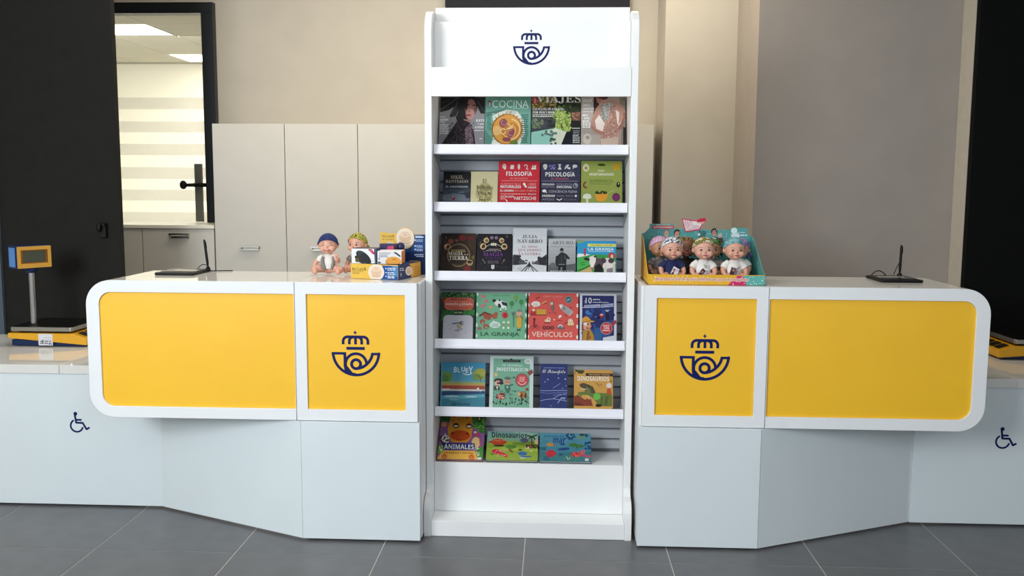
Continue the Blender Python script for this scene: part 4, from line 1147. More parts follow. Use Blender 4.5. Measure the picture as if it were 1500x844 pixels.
def b54(a):
    a.poly([(705, 262), (850, 285), (830, 330), (720, 300)], '#4a5a24'); a.dots(715, 265, 845, 330, 24, 10, '#2c3a18', 3)
    a.rect(872, 322, 1275, 364, '#3a2018'); a.text('CON SONIDOS Y TEXTURAS', 918, 333, 1225, 354, '#e0b070', 'sansb')
    a.text('DINOSAURIOS', 752, 366, 1215, 436, '#f6efdc', 'sansb'); a.line([(1235, 420), (1250, 450)], 14, '#5a4a24')
    a.line([(1035, 470), (1065, 500), (1105, 480)], 16, '#b86a44'); a.dots(760, 460, 1180, 570, 12, 10, '#b8923c', 3)
    a.ell(1212, 500, 40, 38, '#e8e0d8'); a.poly([(1190, 535), (1235, 535), (1255, 640), (1175, 620)], '#c8542c')
    a.poly([(700, 660), (760, 640), (860, 710), (940, 670), (980, 800), (700, 800)], '#8a3c24'); a.poly([(700, 740), (800, 760), (860, 800), (700, 800)], '#6a2c1c'); a.poly([(860, 640), (1000, 660), (920, 710)], '#d8a868')
    a.poly([(780, 480), (840, 465), (920, 490), (980, 520), (1015, 600), (960, 630), (880, 620), (850, 560), (790, 520)], '#5a4a34'); a.poly([(880, 520), (920, 530), (960, 620), (880, 620)], '#6f7a3c'); a.line([(800, 545), (880, 560)], 10, '#e8dcc0'); a.ell(920, 520, 12, 10, '#1c1810')
    a.poly([(760, 600), (860, 590), (940, 625), (1010, 605), (1170, 610), (1258, 640), (1258, 800), (1050, 800), (1000, 700), (900, 640), (820, 640), (800, 680), (760, 650)], '#6a7a34')
    a.line([(1190, 650), (1160, 790)], 46, '#54642a'); a.line([(1110, 660), (1100, 800)], 16, '#46561f'); a.ell(1036, 660, 52, 50, '#6fbf4c'); a.line([(750, 620), (800, 660)], 20, '#7a8a44'); a.ell(1060, 790, 46, 22, '#1c1610')
G5 = 'books on the fifth shelf'
book('book', 'blue picture book with a swimming pool and green trees', 'book', G5, -0.517, -0.310, 0.226, 0.012, R(5), b51, '5a', 645.5, 711, 530.7, 0.00313, '#1f4f6c')
book('book', 'mint detective book with a pale border and a red magnifying glass', 'book', G5, -0.292, -0.090, 0.258, 0.012, R(5), b52, '5a', 717, 781.5, 521.7, 0.00312, '#c9d8d0', False)
book('book', 'slim navy book with white line drawing of hills and stars', 'book', G5, -0.060, 0.067, 0.225, 0.014, R(5), b53, '5b', 791, 831.7, 533, 0.00311, '#252e64')
book('book', 'ochre board book with a green roaring dinosaur', 'book', G5, 0.095, 0.274, 0.200, 0.022, R(5), b54, '5b', 840.5, 898, 542.3, 0.0031, '#d8a04c', True, 0.012)

# ---- bottom bin
def b61(a):
    a.bg('#8a5a8e')
    a.poly([(140, 55), (330, 55), (290, 160), (170, 180), (140, 140)], '#3a7a34'); a.dots(150, 60, 320, 160, 24, 16, '#2a5f2a', 3)
    a.poly([(610, 55), (830, 55), (830, 330), (740, 330), (640, 230)], '#3c8034'); a.dots(620, 60, 810, 320, 40, 18, '#2c6a2a', 4); a.dots(640, 60, 810, 300, 24, 10, '#8fae5c', 6)
    a.ell(720, 115, 34, 36, '#3a2418'); a.ell(718, 118, 18, 20, '#d8a080'); a.ell(205, 210, 46, 38, '#d8905c')
    a.poly([(300, 50), (610, 50), (620, 260), (600, 400), (540, 470), (320, 470), (270, 380), (255, 280), (290, 160)], '#e0962f')
    for x, y, r in ((540, 100, 26), (430, 130, 14), (350, 90, 20), (590, 170, 18), (330, 150, 16)): a.ell(x, y, r, r, '#c8742a')
    a.ell(378, 226, 48, 40, '#3a2418'); a.ell(378, 222, 34, 28, '#e8dcd4'); a.poly([(340, 195), (416, 195), (414, 222), (342, 222)], '#5a3420')
    a.ell(568, 228, 48, 40, '#3a2418'); a.ell(568, 226, 34, 28, '#e8dcd4'); a.poly([(530, 198), (606, 198), (604, 224), (532, 224)], '#5a3420')
    a.ell(438, 372, 150, 78, '#c8501f'); a.ell(330, 340, 18, 16, '#7a2414'); a.ell(542, 342, 18, 16, '#7a2414'); a.arc(425, 415, 38, 9, 20, 160, '#7a2414', ry=24)
    a.ell(225, 430, 56, 60, '#e8e2da'); a.dots(110, 390, 270, 500, 30, 11, '#2a2220', 3); a.poly([(205, 380), (225, 335), (240, 385)], '#e8d4cc')
    a.ell(670, 470, 62, 80, '#e8c08a'); a.ell(680, 350, 46, 40, '#b04a6a'); a.ell(660, 320, 22, 14, '#e8d8dc'); a.line([(720, 400), (735, 520)], 16, '#c87830')
    a.poly([(85, 520), (200, 510), (200, 620), (85, 640)], '#6a9a44'); a.poly([(690, 560), (790, 520), (780, 700), (690, 690)], '#4a8a3c'); a.dots(640, 540, 720, 660, 16, 9, '#e8e8c0', 5); a.dots(105, 530, 180, 600, 8, 10, '#e8f0d0', 5)
    a.poly([(190, 590), (660, 590), (700, 720), (95, 720)], '#e6b04a'); a.ell(210, 680, 44, 40, '#d87a3c'); a.ell(610, 680, 46, 42, '#d87a3c'); a.arc(210, 680, 22, 9, 180, 360, '#a84a20'); a.arc(605, 680, 22, 9, 180, 360, '#a84a20')
    a.poly([(188, 490), (656, 485), (654, 572), (196, 580)], '#242c6c'); a.text('ANIMALES', 205, 502, 642, 570, WT, 'sansb')
    a.text('CON SONIDOS Y TEXTURAS', 190, 616, 630, 636, '#8a4a1c', 'sansb'); a.rect(695, 680, 752, 720, '#d8d8d8')
def b62(a):
    a.vgrad('#7fa69c', '#86a046', 6)
    a.poly([(110, 300), (300, 260), (745, 260), (745, 500), (90, 500)], '#8fa63c'); a.poly([(420, 280), (745, 250), (745, 330), (430, 300)], '#6f8a34'); a.poly([(90, 360), (330, 330), (745, 350), (745, 380), (300, 380)], '#a8b84c')
    a.poly([(440, 140), (560, 140), (740, 170), (740, 240), (560, 220)], '#9ab8ac')
    a.text('Dinosaurios', 178, 150, 600, 220, '#1c2c2c', 'sansb')
    a.ell(255, 275, 85, 42, '#b8442c'); a.poly([(170, 290), (120, 275), (180, 262)], '#a03c28'); a.ell(260, 318, 70, 12, '#3a3a20'); a.ell(330, 275, 26, 18, '#b8442c'); a.dots(190, 240, 320, 270, 10, 9, '#d87a4c', 3)
    a.ell(400, 330, 62, 26, '#5a8a3a'); a.line([(380, 360), (430, 395)], 20, '#8a4a3c'); a.ell(455, 325, 18, 14, '#4a7a34')
    a.ell(220, 390, 52, 30, '#c8343c'); a.line([(260, 405), (360, 445)], 36, '#c8343c'); a.dots(200, 370, 350, 450, 16, 8, '#e88a8a', 4); a.line([(150, 415), (190, 430)], 10, '#3c4a20')
    a.ell(550, 410, 56, 24, '#3a6aa8'); a.line([(530, 450), (660, 440)], 14, '#3a5a9a'); a.ell(520, 365, 26, 12, '#4a6a2c'); a.ell(570, 250, 48, 30, '#5a5a6a'); a.line([(510, 240), (540, 270)], 16, '#4a7a9a')
    a.line([(655, 200), (660, 320)], 14, '#5a3c24'); a.line([(600, 190), (655, 205), (720, 180)], 18, '#2c4a24'); a.line([(620, 230), (658, 200), (700, 235)], 16, '#2c4a24'); a.poly([(690, 250), (735, 230), (740, 300), (700, 300)], '#d0b88a'); a.ell(640, 325, 60, 22, '#8a5a3c'); a.ell(610, 340, 30, 12, '#e0d8b0'); a.dots(600, 300, 735, 340, 16, 9, '#2a1c14', 5)
    a.ell(655, 378, 22, 8, '#c8d0a0'); a.line([(390, 478), (460, 478)], 8, '#c89a5c'); a.ell(550, 462, 40, 6, '#c8d8dc')
def b63(a):
    a.vgrad('#5f9cac', '#3f7a8a', 6)
    a.text('Animales del', 800, 188, 1048, 218, '#2f5f94', 'sansb'); a.text('mar', 918, 225, 1066, 288, '#2a3f8c', 'sansb')
    a.poly([(750, 390), (900, 420), (1100, 400), (1390, 380), (1392, 500), (745, 500)], '#3a7478')
    a.dots(1060, 175, 1180, 240, 20, 12, '#2a4a74', 3); a.dots(1240, 172, 1340, 200, 12, 11, '#3a4a4c', 4); a.dots(1310, 260, 1375, 360, 16, 12, '#24447a', 5); a.ell(1250, 215, 50, 20, '#7a9a7c')
    a.ell(880, 308, 46, 22, '#c8904c'); a.poly([(920, 305), (945, 292), (942, 322)], '#b04a3c'); a.ell(1032, 302, 30, 12, '#2a4f80'); a.line([(790, 268), (860, 266)], 8, '#4a7f9a', False); a.line([(1120, 255), (1230, 262)], 8, '#4a86a0', False)
    a.ell(1165, 308, 55, 24, '#4a7a3c'); a.ell(1250, 320, 46, 18, '#4a7a3c'); a.poly([(1200, 320), (1225, 350), (1195, 350)], '#3a6a34')
    a.poly([(975, 360), (1030, 345), (1110, 340), (1120, 360), (1060, 378), (985, 378)], '#2c4f86'); a.line([(755, 355), (830, 350)], 10, '#2c4a60'); a.line([(760, 375), (835, 370)], 10, '#2c4a60'); a.ell(915, 365, 36, 7, '#4a90a8')
    a.ell(890, 415, 62, 40, '#c8323e'); a.ell(880, 445, 40, 20, '#b02c3a'); a.ell(1015, 428, 26, 12, '#2a4a70')
    a.ell(1210, 425, 70, 26, '#b83034'); a.dots(1150, 395, 1270, 450, 20, 10, '#d85a50', 3); a.ell(1285, 390, 36, 26, '#b86a7a'); a.line([(1270, 430), (1390, 450)], 30, '#a8546a')
    a.line([(1085, 450), (1105, 490)], 8, '#c8c8a0'); a.line([(1130, 460), (1110, 490)], 8, '#c8c8a0'); a.dots(1060, 460, 1240, 495, 14, 7, '#5a8a5c', 5); a.rect(1315, 470, 1360, 500, '#c8ccd0'); a.poly([(800, 450), (860, 450), (870, 500), (800, 500)], '#2f5f74')
G6 = 'books in the bottom bin'
T6 = math.radians(50)
RB = (0.238, 0.2862, T6)
book('book', 'orange animals book with a giraffe face and purple spine, in the bottom bin', 'book', G6, -0.521, -0.311, 0.247, 0.014, (0.238, 0.296, T6), b61, '6a', (647, 639.8), (712, 708), (611, 676.5), 0.247 / 66, '#7a1c34')
book('book', 'green board book with colourful dinosaurs, in the bottom bin', 'book', G6, -0.300, -0.064, 0.156, 0.016, (0.238, 0.297, T6), b62, '6b', (715.6, 710.5), (788, 789), (637, 678), 0.156 / 42, '#1f3a34')
book('book', 'blue board book with sea animals, in the bottom bin', 'book', G6, -0.059, 0.176, 0.152, 0.016, (0.238, 0.297, T6), b63, '6b', (790.6, 789.5), (864.5, 867.5), (639.5, 680), 0.152 / 41.5, '#1f4a60')
# ================================================================ baby dolls
def fuse(mb, voxel, iters=2):
    """melt overlapping shapes into one continuous skin"""
    me = bpy.data.meshes.new('tmp')
    me.from_pydata([tuple(p) for p in mb.v], [], mb.f)
    bm = bmesh.new(); bm.from_mesh(me); bmesh.ops.recalc_face_normals(bm, faces=bm.faces); bm.to_mesh(me); bm.free()
    ob = bpy.data.objects.new('tmp', me)
    COL.objects.link(ob)
    r = ob.modifiers.new('r', 'REMESH'); r.mode = 'VOXEL'; r.voxel_size = voxel
    s = ob.modifiers.new('s', 'SMOOTH'); s.factor = 0.5; s.iterations = iters
    dg = bpy.context.evaluated_depsgraph_get()
    out = bpy.data.meshes.new_from_object(ob.evaluated_get(dg))
    out.materials.clear()
    out.polygons.foreach_set('use_smooth', [True] * len(out.polygons))
    bpy.data.objects.remove(ob); bpy.data.meshes.remove(me)
    return out

def hand(b, wrist, d, side):
    """palm with four bent fingers and a thumb; d = direction the fingers point"""
    d = Vector(d).normalized()
    w = Vector(wrist)
    up = Vector((0, 0, 1))
    sx = d.cross(up).normalized()
    n = sx.cross(d).normalized()
    pc = w + d * 0.0075
    b.tube([w - d * 0.003, pc + d * 0.001], [0.0062, 0.0068], 10)
    b.ell(pc, (0.0075, 0.0075, 0.0055), 10, 6)
    for k, L in zip((-1.5, -0.5, 0.5, 1.5), (0.0085, 0.0105, 0.0100, 0.0080)):
        a = pc + sx * k * 0.0040 + d * 0.004
        p1 = a + d * L * 0.55
        p2 = p1 + d * L * 0.4 - n * L * 0.30
        b.tube([a, p1, p2], [0.0021, 0.0020, 0.0016], 8)
        b.ell(p2, (0.0017,) * 3, 6, 4)
    a = pc + sx * side * 0.006
    b.tube([a, a + sx * side * 0.0045 + d * 0.003, a + sx * side * 0.0055 + d * 0.0075], [0.0026, 0.0024, 0.0018], 8)

def doll_body(pose):
    b = MB()
    b.ell((0, 0.002, 0.030), (0.030, 0.024, 0.027), 16, 10)            # hips
    b.ell((0, 0.001, 0.058), (0.027, 0.021, 0.033), 16, 10)            # chest
    b.tube([(0, 0.001, 0.075), (0, -0.001, 0.098)], [0.013, 0.012], 12)  # neck
    b.ell((0, 0, 0.132), (0.0405, 0.040, 0.0425), 24, 16)              # head
    b.ell((0, -0.012, 0.113), (0.034, 0.028, 0.022), 20, 12)           # jaw
    for s in (-1, 1):
        b.ell((s * 0.018, -0.027, 0.114), (0.0155, 0.013, 0.0135), 14, 8)    # cheeks
        b.ell((s * 0.041, 0.003, 0.125), (0.0045, 0.0075, 0.0105), 10, 8)    # ears
    b.ell((0, -0.0405, 0.1205), (0.0048, 0.0055, 0.0042), 10, 8)        # nose
    b.ell((0, -0.037, 0.0995), (0.009, 0.005, 0.0055), 10, 6)           # chin
    b.ell((0, -0.0395, 0.1085), (0.0085, 0.004, 0.0036), 10, 6)         # lips
    if pose == 'box':
        for s in (-1, 1):
            b.tube([(s * 0.022, 0, 0.078), (s * 0.036, -0.002, 0.066), (s * 0.044, -0.008, 0.050), (s * 0.044, -0.020, 0.038), (s * 0.041, -0.028, 0.033)], [0.011, 0.0112, 0.0105, 0.0092, 0.0066], 12)
            hand(b, (s * 0.041, -0.029, 0.032), (-s * 0.15, -1, -0.35), -s)
            b.tube([(s * 0.015, 0, 0.024), (s * 0.027, -0.022, 0.023), (s * 0.031, -0.036, 0.020), (s * 0.031, -0.046, 0.017)], [0.017, 0.0160, 0.0135, 0.010], 12)
            b.ell((s * 0.032, -0.050, 0.019), (0.010, 0.0095, 0.0155), 12, 8)
    else:
        b.tube([(-0.022, 0, 0.078), (-0.040, -0.004, 0.066), (-0.053, -0.012, 0.050), (-0.056, -0.024, 0.037), (-0.054, -0.032, 0.033)], [0.011, 0.0112, 0.0105, 0.0092, 0.0066], 12)
        hand(b, (-0.054, -0.033, 0.032), (0.1, -1, -0.25), 1)
        b.tube([(0.022, 0, 0.078), (0.036, -0.010, 0.068), (0.043, -0.022, 0.058), (0.040, -0.034, 0.068), (0.038, -0.038, 0.075)], [0.011, 0.0112, 0.0110, 0.0092, 0.0066], 12)
        hand(b, (0.038, -0.039, 0.077), (-0.1, -0.35, 1), -1)
        for s in (-1, 1):
            b.tube([(s * 0.016, 0, 0.025), (s * 0.040, -0.022, 0.026), (s * 0.058, -0.040, 0.021), (s * 0.052, -0.056, 0.017)], [0.0175, 0.0170, 0.0140, 0.0105], 12)
            b.ell((s * 0.048, -0.064, 0.018), (0.011, 0.013, 0.0135), 12, 8)
    for v in range(len(b.v)):
        x, y, z = b.v[v]
        b.v[v] = (x, y, max(z, 0.0015))
    return fuse(b, 0.0017, 2)

def doll_shirt(pose):
    b = MB()
    b.ell((0, 0.0015, 0.056), (0.0315, 0.0255, 0.036), 18, 12)
    b.tube([(0, 0.001, 0.025), (0, 0.001, 0.05)], [0.030, 0.030], 18)
    b.ell((0, 0.001, 0.080), (0.022, 0.018, 0.012), 14, 8)
    for s in (-1, 1):
        if pose == 'box' or s < 0:
            q = [(s * 0.020, 0, 0.078), (s * 0.036, -0.002, 0.066), (s * 0.0425, -0.006, 0.055)]
        else:
            q = [(0.020, 0, 0.078), (0.036, -0.010, 0.068), (0.041, -0.017, 0.062)]
        b.tube(q, [0.0135, 0.0145, 0.0150], 14)
    return fuse(b, 0.0022, 2)

def scarf_mesh(kind):
    """cloth over the head: a shell with thickness, open below"""
    C0 = Vector((0, 0.001, 0.132))
    r0 = Vector((0.0405, 0.040, 0.0425))
    nu, nv = 36, 16
    vs, fs = [], []
    for lay, sc in ((0, 1.075), (1, 1.02)):
        for j in range(nv + 1):
            for i in range(nu):
                a = 2 * PI * i / nu
                front = -math.sin(a)                       # 1 at the forehead, -1 at the nape
                if kind == 'cap':
                    lim = math.radians(96 - 40 * max(0, front) + 22 * max(0, -front))
                elif kind == 'beanie':
                    lim = math.radians(100 - 46 * max(0, front) + 20 * max(0, -front))
                else:
                    lim = math.radians(92 - 44 * max(0, front) + 18 * max(0, -front))
                t0 = math.radians(30) if kind == 'band' and lay >= 0 else 0.0
                t = t0 + (lim - t0) * j / nv
                k = sc + (0.012 * math.sin(9 * a + 5 * t) if kind != 'beanie' else 0.01 * math.sin(30 * a)) * (1 if lay == 0 else 0)
                vs.append((C0.x + r0.x * k * math.sin(t) * math.cos(a), C0.y + r0.y * k * math.sin(t) * math.sin(a), C0.z + r0.z * k * math.cos(t)))
    n1 = (nv + 1) * nu
    for j in range(nv):
        for i in range(nu):
            q = (i + 1) % nu
            fs.append((j * nu + i, (j + 1) * nu + i, (j + 1) * nu + q, j * nu + q))
            fs.append((n1 + j * nu + i, n1 + j * nu + q, n1 + (j + 1) * nu + q, n1 + (j + 1) * nu + i))
    for i in range(nu):
        q = (i + 1) % nu
        fs.append((nv * nu + i, n1 + nv * nu + i, n1 + nv * nu + q, nv * nu + q))
        if kind == 'band':
            fs.append((i, q, n1 + q, n1 + i))
    b = MB().add(vs, fs)
    if kind != 'beanie':                                   # knot and two tails at the nape
        b.ell((0.030, 0.034, 0.118), (0.009, 0.008, 0.007), 10, 6)
        b.tube([(0.031, 0.036, 0.116), (0.042, 0.038, 0.104), (0.046, 0.034, 0.090)], [0.004, 0.0065, 0.003], 8)
        b.tube([(0.028, 0.038, 0.116), (0.026, 0.045, 0.100), (0.030, 0.044, 0.088)], [0.004, 0.0065, 0.003], 8)
    else:
        b.tube([(0.0415 * math.cos(2 * PI * i / 24) * 1.04, 0.001 + 0.041 * math.sin(2 * PI * i / 24) * 1.04, 0.132 + 0.026 * max(0, -math.sin(2 * PI * i / 24)) * 1.0 - 0.010 * max(0, math.sin(2 * PI * i / 24)) - 0.004) for i in range(25)], 0.0035, 8)
    return b

BODY = {k: doll_body(k) for k in ('box', 'wave')}
SHIRT = {k: doll_shirt(k) for k in ('box', 'wave')}
EYEW = mat('doll_eye_white', '#d8d0c6', 0.25)
IRIS = mat('doll_iris', '#4a2c1c', 0.15)
LIP = mat('doll_lips', '#b8505a', 0.4)
BROW = mat('doll_brow', '#5a3c28', 0.7)

def doll(label, group, x, y, z, rot, skin, cloth, kind, shirt, pose='box', scale=1.07, art=None, asleep=False, tagged=None, lean=0.0):
    t = thing('baby_doll', label, 'doll', (x, y, z), (lean, 0, rot), group, scale)
    def shared(name, me, m):
        o = link(bpy.data.objects.new(name, me), t)
        if not me.materials: me.materials.append(None)
        o.material_slots[0].link = 'OBJECT'
        o.material_slots[0].material = m
        return o
    shared('body', BODY[pose], skin)
    sh = shared('shirt', SHIRT[pose], shirt)
    hs = scarf_mesh(kind).build('beanie' if kind == 'beanie' else 'headscarf', cloth, t, smooth=True)
    for s in (-1, 1):
        if asleep:
            part('eye', t, BROW, lambda b: b.tube([(s * 0.0165 + 0.0075 * math.cos(a), -0.0392 + 0.0022 * abs(math.cos(a)), 0.1265 + 0.003 * math.sin(a)) for a in [PI * k / 6 for k in range(7)]], 0.0009, 6), smooth=True)
        else:
            e = part('eye', t, EYEW, lambda b: b.ell((s * 0.0158, -0.0362, 0.1285), (0.0064, 0.0036, 0.0040), 14, 10), smooth=True)
            part('iris', e, IRIS, lambda b: b.ell((s * 0.0155, -0.0382, 0.1285), (0.0044, 0.0030, 0.0040), 12, 8), smooth=True)
        part('eyebrow', t, BROW, lambda b: b.tube([(s * (0.009 + 0.0035 * k), -0.0395 + 0.0011 * k, 0.1372 + 0.0012 * math.sin(PI * k / 4)) for k in range(5)], 0.0007, 6), smooth=True)
    if asleep:
        part('mouth', t, LIP, lambda b: b.tube([(-0.013 + 0.0026 * k, -0.0432 + 0.0003 * (k - 5) ** 2 * 0.8, 0.1075 - 0.0040 * math.sin(PI * k / 10)) for k in range(11)], 0.0017, 8), smooth=True)
    else:
        part('mouth', t, LIP, lambda b: b.ell((0, -0.0425, 0.1083), (0.0082, 0.0022, 0.0026), 12, 8), smooth=True)
    if art:
        a = Art(lambda u, v: (u, v), step=0.00006)
        art(a)
        a.build('shirt_print', sh, Matrix.Translation((0, -0.0262, 0)) @ Matrix.Rotation(0.0, 4, 'X'))
    if tagged:
        tx, tz, tw, th_, ang, fn = tagged
        X = Matrix.Translation((tx, -0.050, tz)) @ Matrix.Rotation(ang, 4, 'Y') @ Matrix.Rotation(-0.35, 4, 'X')
        b = MB().box(-tw / 2, tw / 2, 0, 0.0008, -th_ / 2, th_ / 2)
        b.v = [tuple(X @ Vector(p)) for p in b.v]
        c = b.build('hang_tag', mat('tag_card', '#ece6ea', 0.5), t)
        a = Art(lambda u, v: ((u - 0.5) * tw, (0.5 - v) * th_))
        fn(a)
        a.build('tag_print', c, X)
    return t

FAIR = mat('fair_vinyl', '#d9a088', 0.42, vary=0.03, scale=30)
ROSY = mat('rosy_vinyl', '#dca58f', 0.42, vary=0.03, scale=30)
TAN = mat('tan_vinyl', '#b98464', 0.42, vary=0.03, scale=30)
BROWN = mat('brown_vinyl', '#94624a', 0.42, vary=0.03, scale=30)
WCLOTH = mat('white_cotton', '#e8e4de', 0.85, vary=0.04, scale=60, bump=0.2)
NCLOTH = mat('navy_cotton', '#1b2350', 0.85, vary=0.06, scale=60, bump=0.2)
GCLOTH = pattern('grey_print_cotton', ['#8f8a88', '#a9a29e', '#77706e'], 55)
def tag1(a):
    a.rect(0, 0, 1, 1, '#e9dfe6'); a.poly([(0.05, 1), (0.3, 0.45), (0.6, 1)], '#5a3440'); a.ell(0.3, 0.4, 0.2, 0.2, '#7a4a52'); a.ell(0.3, 0.48, 0.12, 0.14, '#c8968a'); a.rect(0.55, 0.15, 0.92, 0.25, '#b88ab0'); a.rect(0.6, 0.35, 0.9, 0.42, '#c8a8c0')
def tag2(a):
    a.rect(0, 0, 1, 1, '#8a7a94'); a.ell(0.35, 0.35, 0.32, 0.32, '#231418'); a.ell(0.35, 0.45, 0.17, 0.22, '#b07a6c'); a.poly([(0, 1), (0.2, 0.65), (0.55, 0.65), (0.75, 1)], '#3a2030'); a.rect(0.7, 0.1, 0.95, 0.5, '#c8b8cc')
def tag3(a):
    a.rect(0, 0, 1, 1, '#9a8a90'); a.poly([(0, 1), (0.1, 0.1), (0.7, 0.05), (0.6, 1)], '#4a3034'); a.ell(0.4, 0.35, 0.16, 0.18, '#b98878'); a.rect(0.65, 0.2, 1, 0.9, '#7a6a72')
def sh1(a):
    a.line([(-0.002, 0.070), (0.004, 0.067), (0.012, 0.064)], 0.002, '#3a5a6a'); a.line([(0.0, 0.063), (0.014, 0.060)], 0.0012, '#5a6a74'); a.line([(0.0, 0.059), (0.012, 0.057)], 0.0012, '#5a6a74')
def sh2(a):
    a.line([(0.006, 0.050), (0.012, 0.058), (0.014, 0.064)], 0.0025, '#5a5a60'); a.line([(0.006, 0.058), (0.014, 0.054)], 0.0018, '#7a7a80')
GD = 'dolls in the display carton'
ZB = 1.1235
fx = [0.499, 0.629, 0.757]
doll('front-row baby doll in a navy T-shirt with a white flowered headscarf', GD, 0.497, 0.132, ZB, 0.05, FAIR, pattern('white_flower_cloth', ['#2c4a78', '#e8e8e8', '#e8e8e8', '#c8ccd0', '#3c4a5a'], 120), 'cap', NCLOTH, tagged=(0.004, 0.044, 0.026, 0.034, 0.5, tag1))
doll('front-row baby doll in a white T-shirt with a green leafy headscarf', GD, 0.628, 0.132, ZB, 0.0, ROSY, pattern('green_leaf_cloth', ['#4a7a2c', '#8fae4c', '#e0dcc8', '#b0563a', '#5f7a34'], 70), 'cap', WCLOTH, art=sh1, tagged=(-0.008, 0.040, 0.024, 0.030, 0.7, tag2))
doll('front-row baby doll in a white T-shirt with a blue-green headscarf', GD, 0.757, 0.132, ZB, 0.05, FAIR, pattern('teal_cloth', ['#5f98a0', '#7fb0b4', '#4a848f'], 45, kind='noise'), 'cap', WCLOTH, art=sh2, tagged=(-0.012, 0.046, 0.028, 0.032, 0.35, tag3))
doll('back-row baby doll with a pink and white headscarf beside the yellow flap', GD, 0.4585, 0.270, ZB, 0.25, TAN, pattern('pink_cloth', ['#c890b4', '#e8d8e4', '#b06a9a', '#dcb0cc'], 90), 'cap', GCLOTH, scale=1.04)
doll('dark-skinned baby doll with an olive headband between the two front-row dolls', GD, 0.573, 0.272, ZB, 0.0, BROWN, pattern('olive_cloth', ['#6a5a2c', '#8a7438', '#3a2a18'], 40, kind='noise'), 'band', mat('dark_cotton', '#241c1a', 0.85), scale=1.05)
doll('brown-skinned back-row baby doll with a green, black and white headscarf', GD, 0.688, 0.272, ZB, -0.15, TAN, pattern('palm_cloth', ['#2c5a2c', '#e4e4da', '#1c1c1a', '#3f7a3a'], 45), 'cap', GCLOTH, scale=1.01)
doll('back-row baby doll with a lilac headscarf, nearest the teal side flap', GD, 0.806, 0.268, ZB, -0.3, FAIR, pattern('lilac_cloth', ['#9a7ab8', '#b498cc', '#8a62a8'], 60), 'cap', WCLOTH, scale=1.01)
GS = 'dolls sitting on the left counter'
BEAN = mat('navy_knit', '#1f2f66', 0.9, vary=0.15, scale=200, bump=0.4)
d1 = doll('laughing baby doll with a navy beanie and white top sitting on the counter', GS, -1.024, 0.345, H + 0.0005, 0.10, ROSY, BEAN, 'beanie', WCLOTH, 'wave', 1.05, asleep=True)
VST = mat('grey_vest', '#85827e', 0.85, vary=0.1, scale=90, bump=0.3)
part('vest', d1, VST, lambda b: (b.tube([(-0.020, -0.0205, 0.078), (-0.0235, -0.0265, 0.060), (-0.018, -0.0315, 0.036), (-0.010, -0.033, 0.020)], [0.005, 0.0065, 0.0085, 0.004], 8), b.tube([(0.021, -0.0205, 0.078), (0.0245, -0.0255, 0.058), (0.021, -0.030, 0.036), (0.016, -0.032, 0.022)], [0.004, 0.0045, 0.006, 0.003], 8)), smooth=True)
d2 = doll('baby doll with a yellow and green headband behind the boxes', GS, -0.899, 0.390, H + 0.0005, -0.30, FAIR, pattern('yellow_green_cloth', ['#3a2a1c', '#a8962c', '#5f7a2c', '#c8b23c', '#2c2418'], 48), 'cap', GCLOTH, 'box', 1.05)
part('strap', d2, BLACK, lambda b: (b.tube([(-0.012, -0.022, 0.084), (-0.010, -0.0285, 0.062), (-0.004, -0.0295, 0.040)], 0.0035, 8), b.tube([(0.014, -0.021, 0.084), (0.010, -0.0280, 0.062), (0.002, -0.0295, 0.040)], 0.0035, 8)), smooth=True)

# ================================================================ display carton of dolls
cl = {'t': mat('teal_card', '#4f9a98', 0.5), 'y': mat('yellow_card', '#e0a824', 0.5)}
ct = thing('display_carton', 'teal and yellow open cardboard carton full of baby dolls on the white counter', 'carton', (0.63, 0.2, H))
CX0, CX1, CY0, CY1 = 0.388, 0.872, 0.052, 0.362
boxpart('tray_floor', ct, cl['t'], CX0, CX1, CY0, CY1, H + 0.001, H + 0.0045, bevel=0)
for x, m in ((CX0, cl['y']), (CX1 - 0.003, cl['t'])):
    part('side_flap', ct, m, lambda b: b.prism([(CY0, H + 0.001), (CY1 - 0.003, H + 0.001), (CY1 - 0.003, H + 0.188), (CY1 - 0.03, H + 0.188), (CY1 - 0.07, H + 0.176), (CY0 + 0.05, H + 0.062), (CY0, H + 0.043)], 'x', x, x + 0.003), world=True)
fp = boxpart('front_flap', ct, cl['y'], CX0 + 0.003, CX1 - 0.003, CY0, CY0 + 0.003, H + 0.001, H + 0.043, bevel=0)
def cfr(x, y):
    px, py = 930 + x / 7.035, 310 + y / 7.035
    return CX0 + 0.003 + (px - 949.8) / (1118.4 - 949.8) * (CX1 - CX0 - 0.006) - 0.63, 0.001 + (416.0 - py) * 0.00303
a = Art(cfr, (CX0 + 0.003 - 0.63, CX1 - 0.003 - 0.63, 0.0012, 0.0428))
a.bg('#e6b02c')
a.poly([(955, 755), (1050, 655), (1105, 655), (1145, 755)], '#d02c68'); a.poly([(1105, 655), (1330, 655), (1330, 755), (1145, 755)], '#5fb0a8')
a.dots(150, 660, 1320, 745, 60, 5, '#f6ecd0', 4)
for k, c in ((7, '#f8ead8'), (0, '#b02850')):
    for dx, dy in (((-4, 0), (4, 0), (0, -4), (0, 4)) if k else ((0, 0),)):
        a.text('Mejoramos la vida de los niños enfermos de cáncer en los hospitales', 215 + dx, 676 + dy, 1165 + dx, 716 + dy, c, 'ital')
a.build('front_print', fp, Matrix.Translation((0, CY0 - 0.2, 0)))
def cbk(x, y):
    px, py = 930 + x / 7.035, 310 + y / 7.035
    return CX0 + (px - 937.2) / (1094.5 - 937.2) * (CX1 - CX0) - 0.63, 0.002 + (406.3 - py) * 0.00308
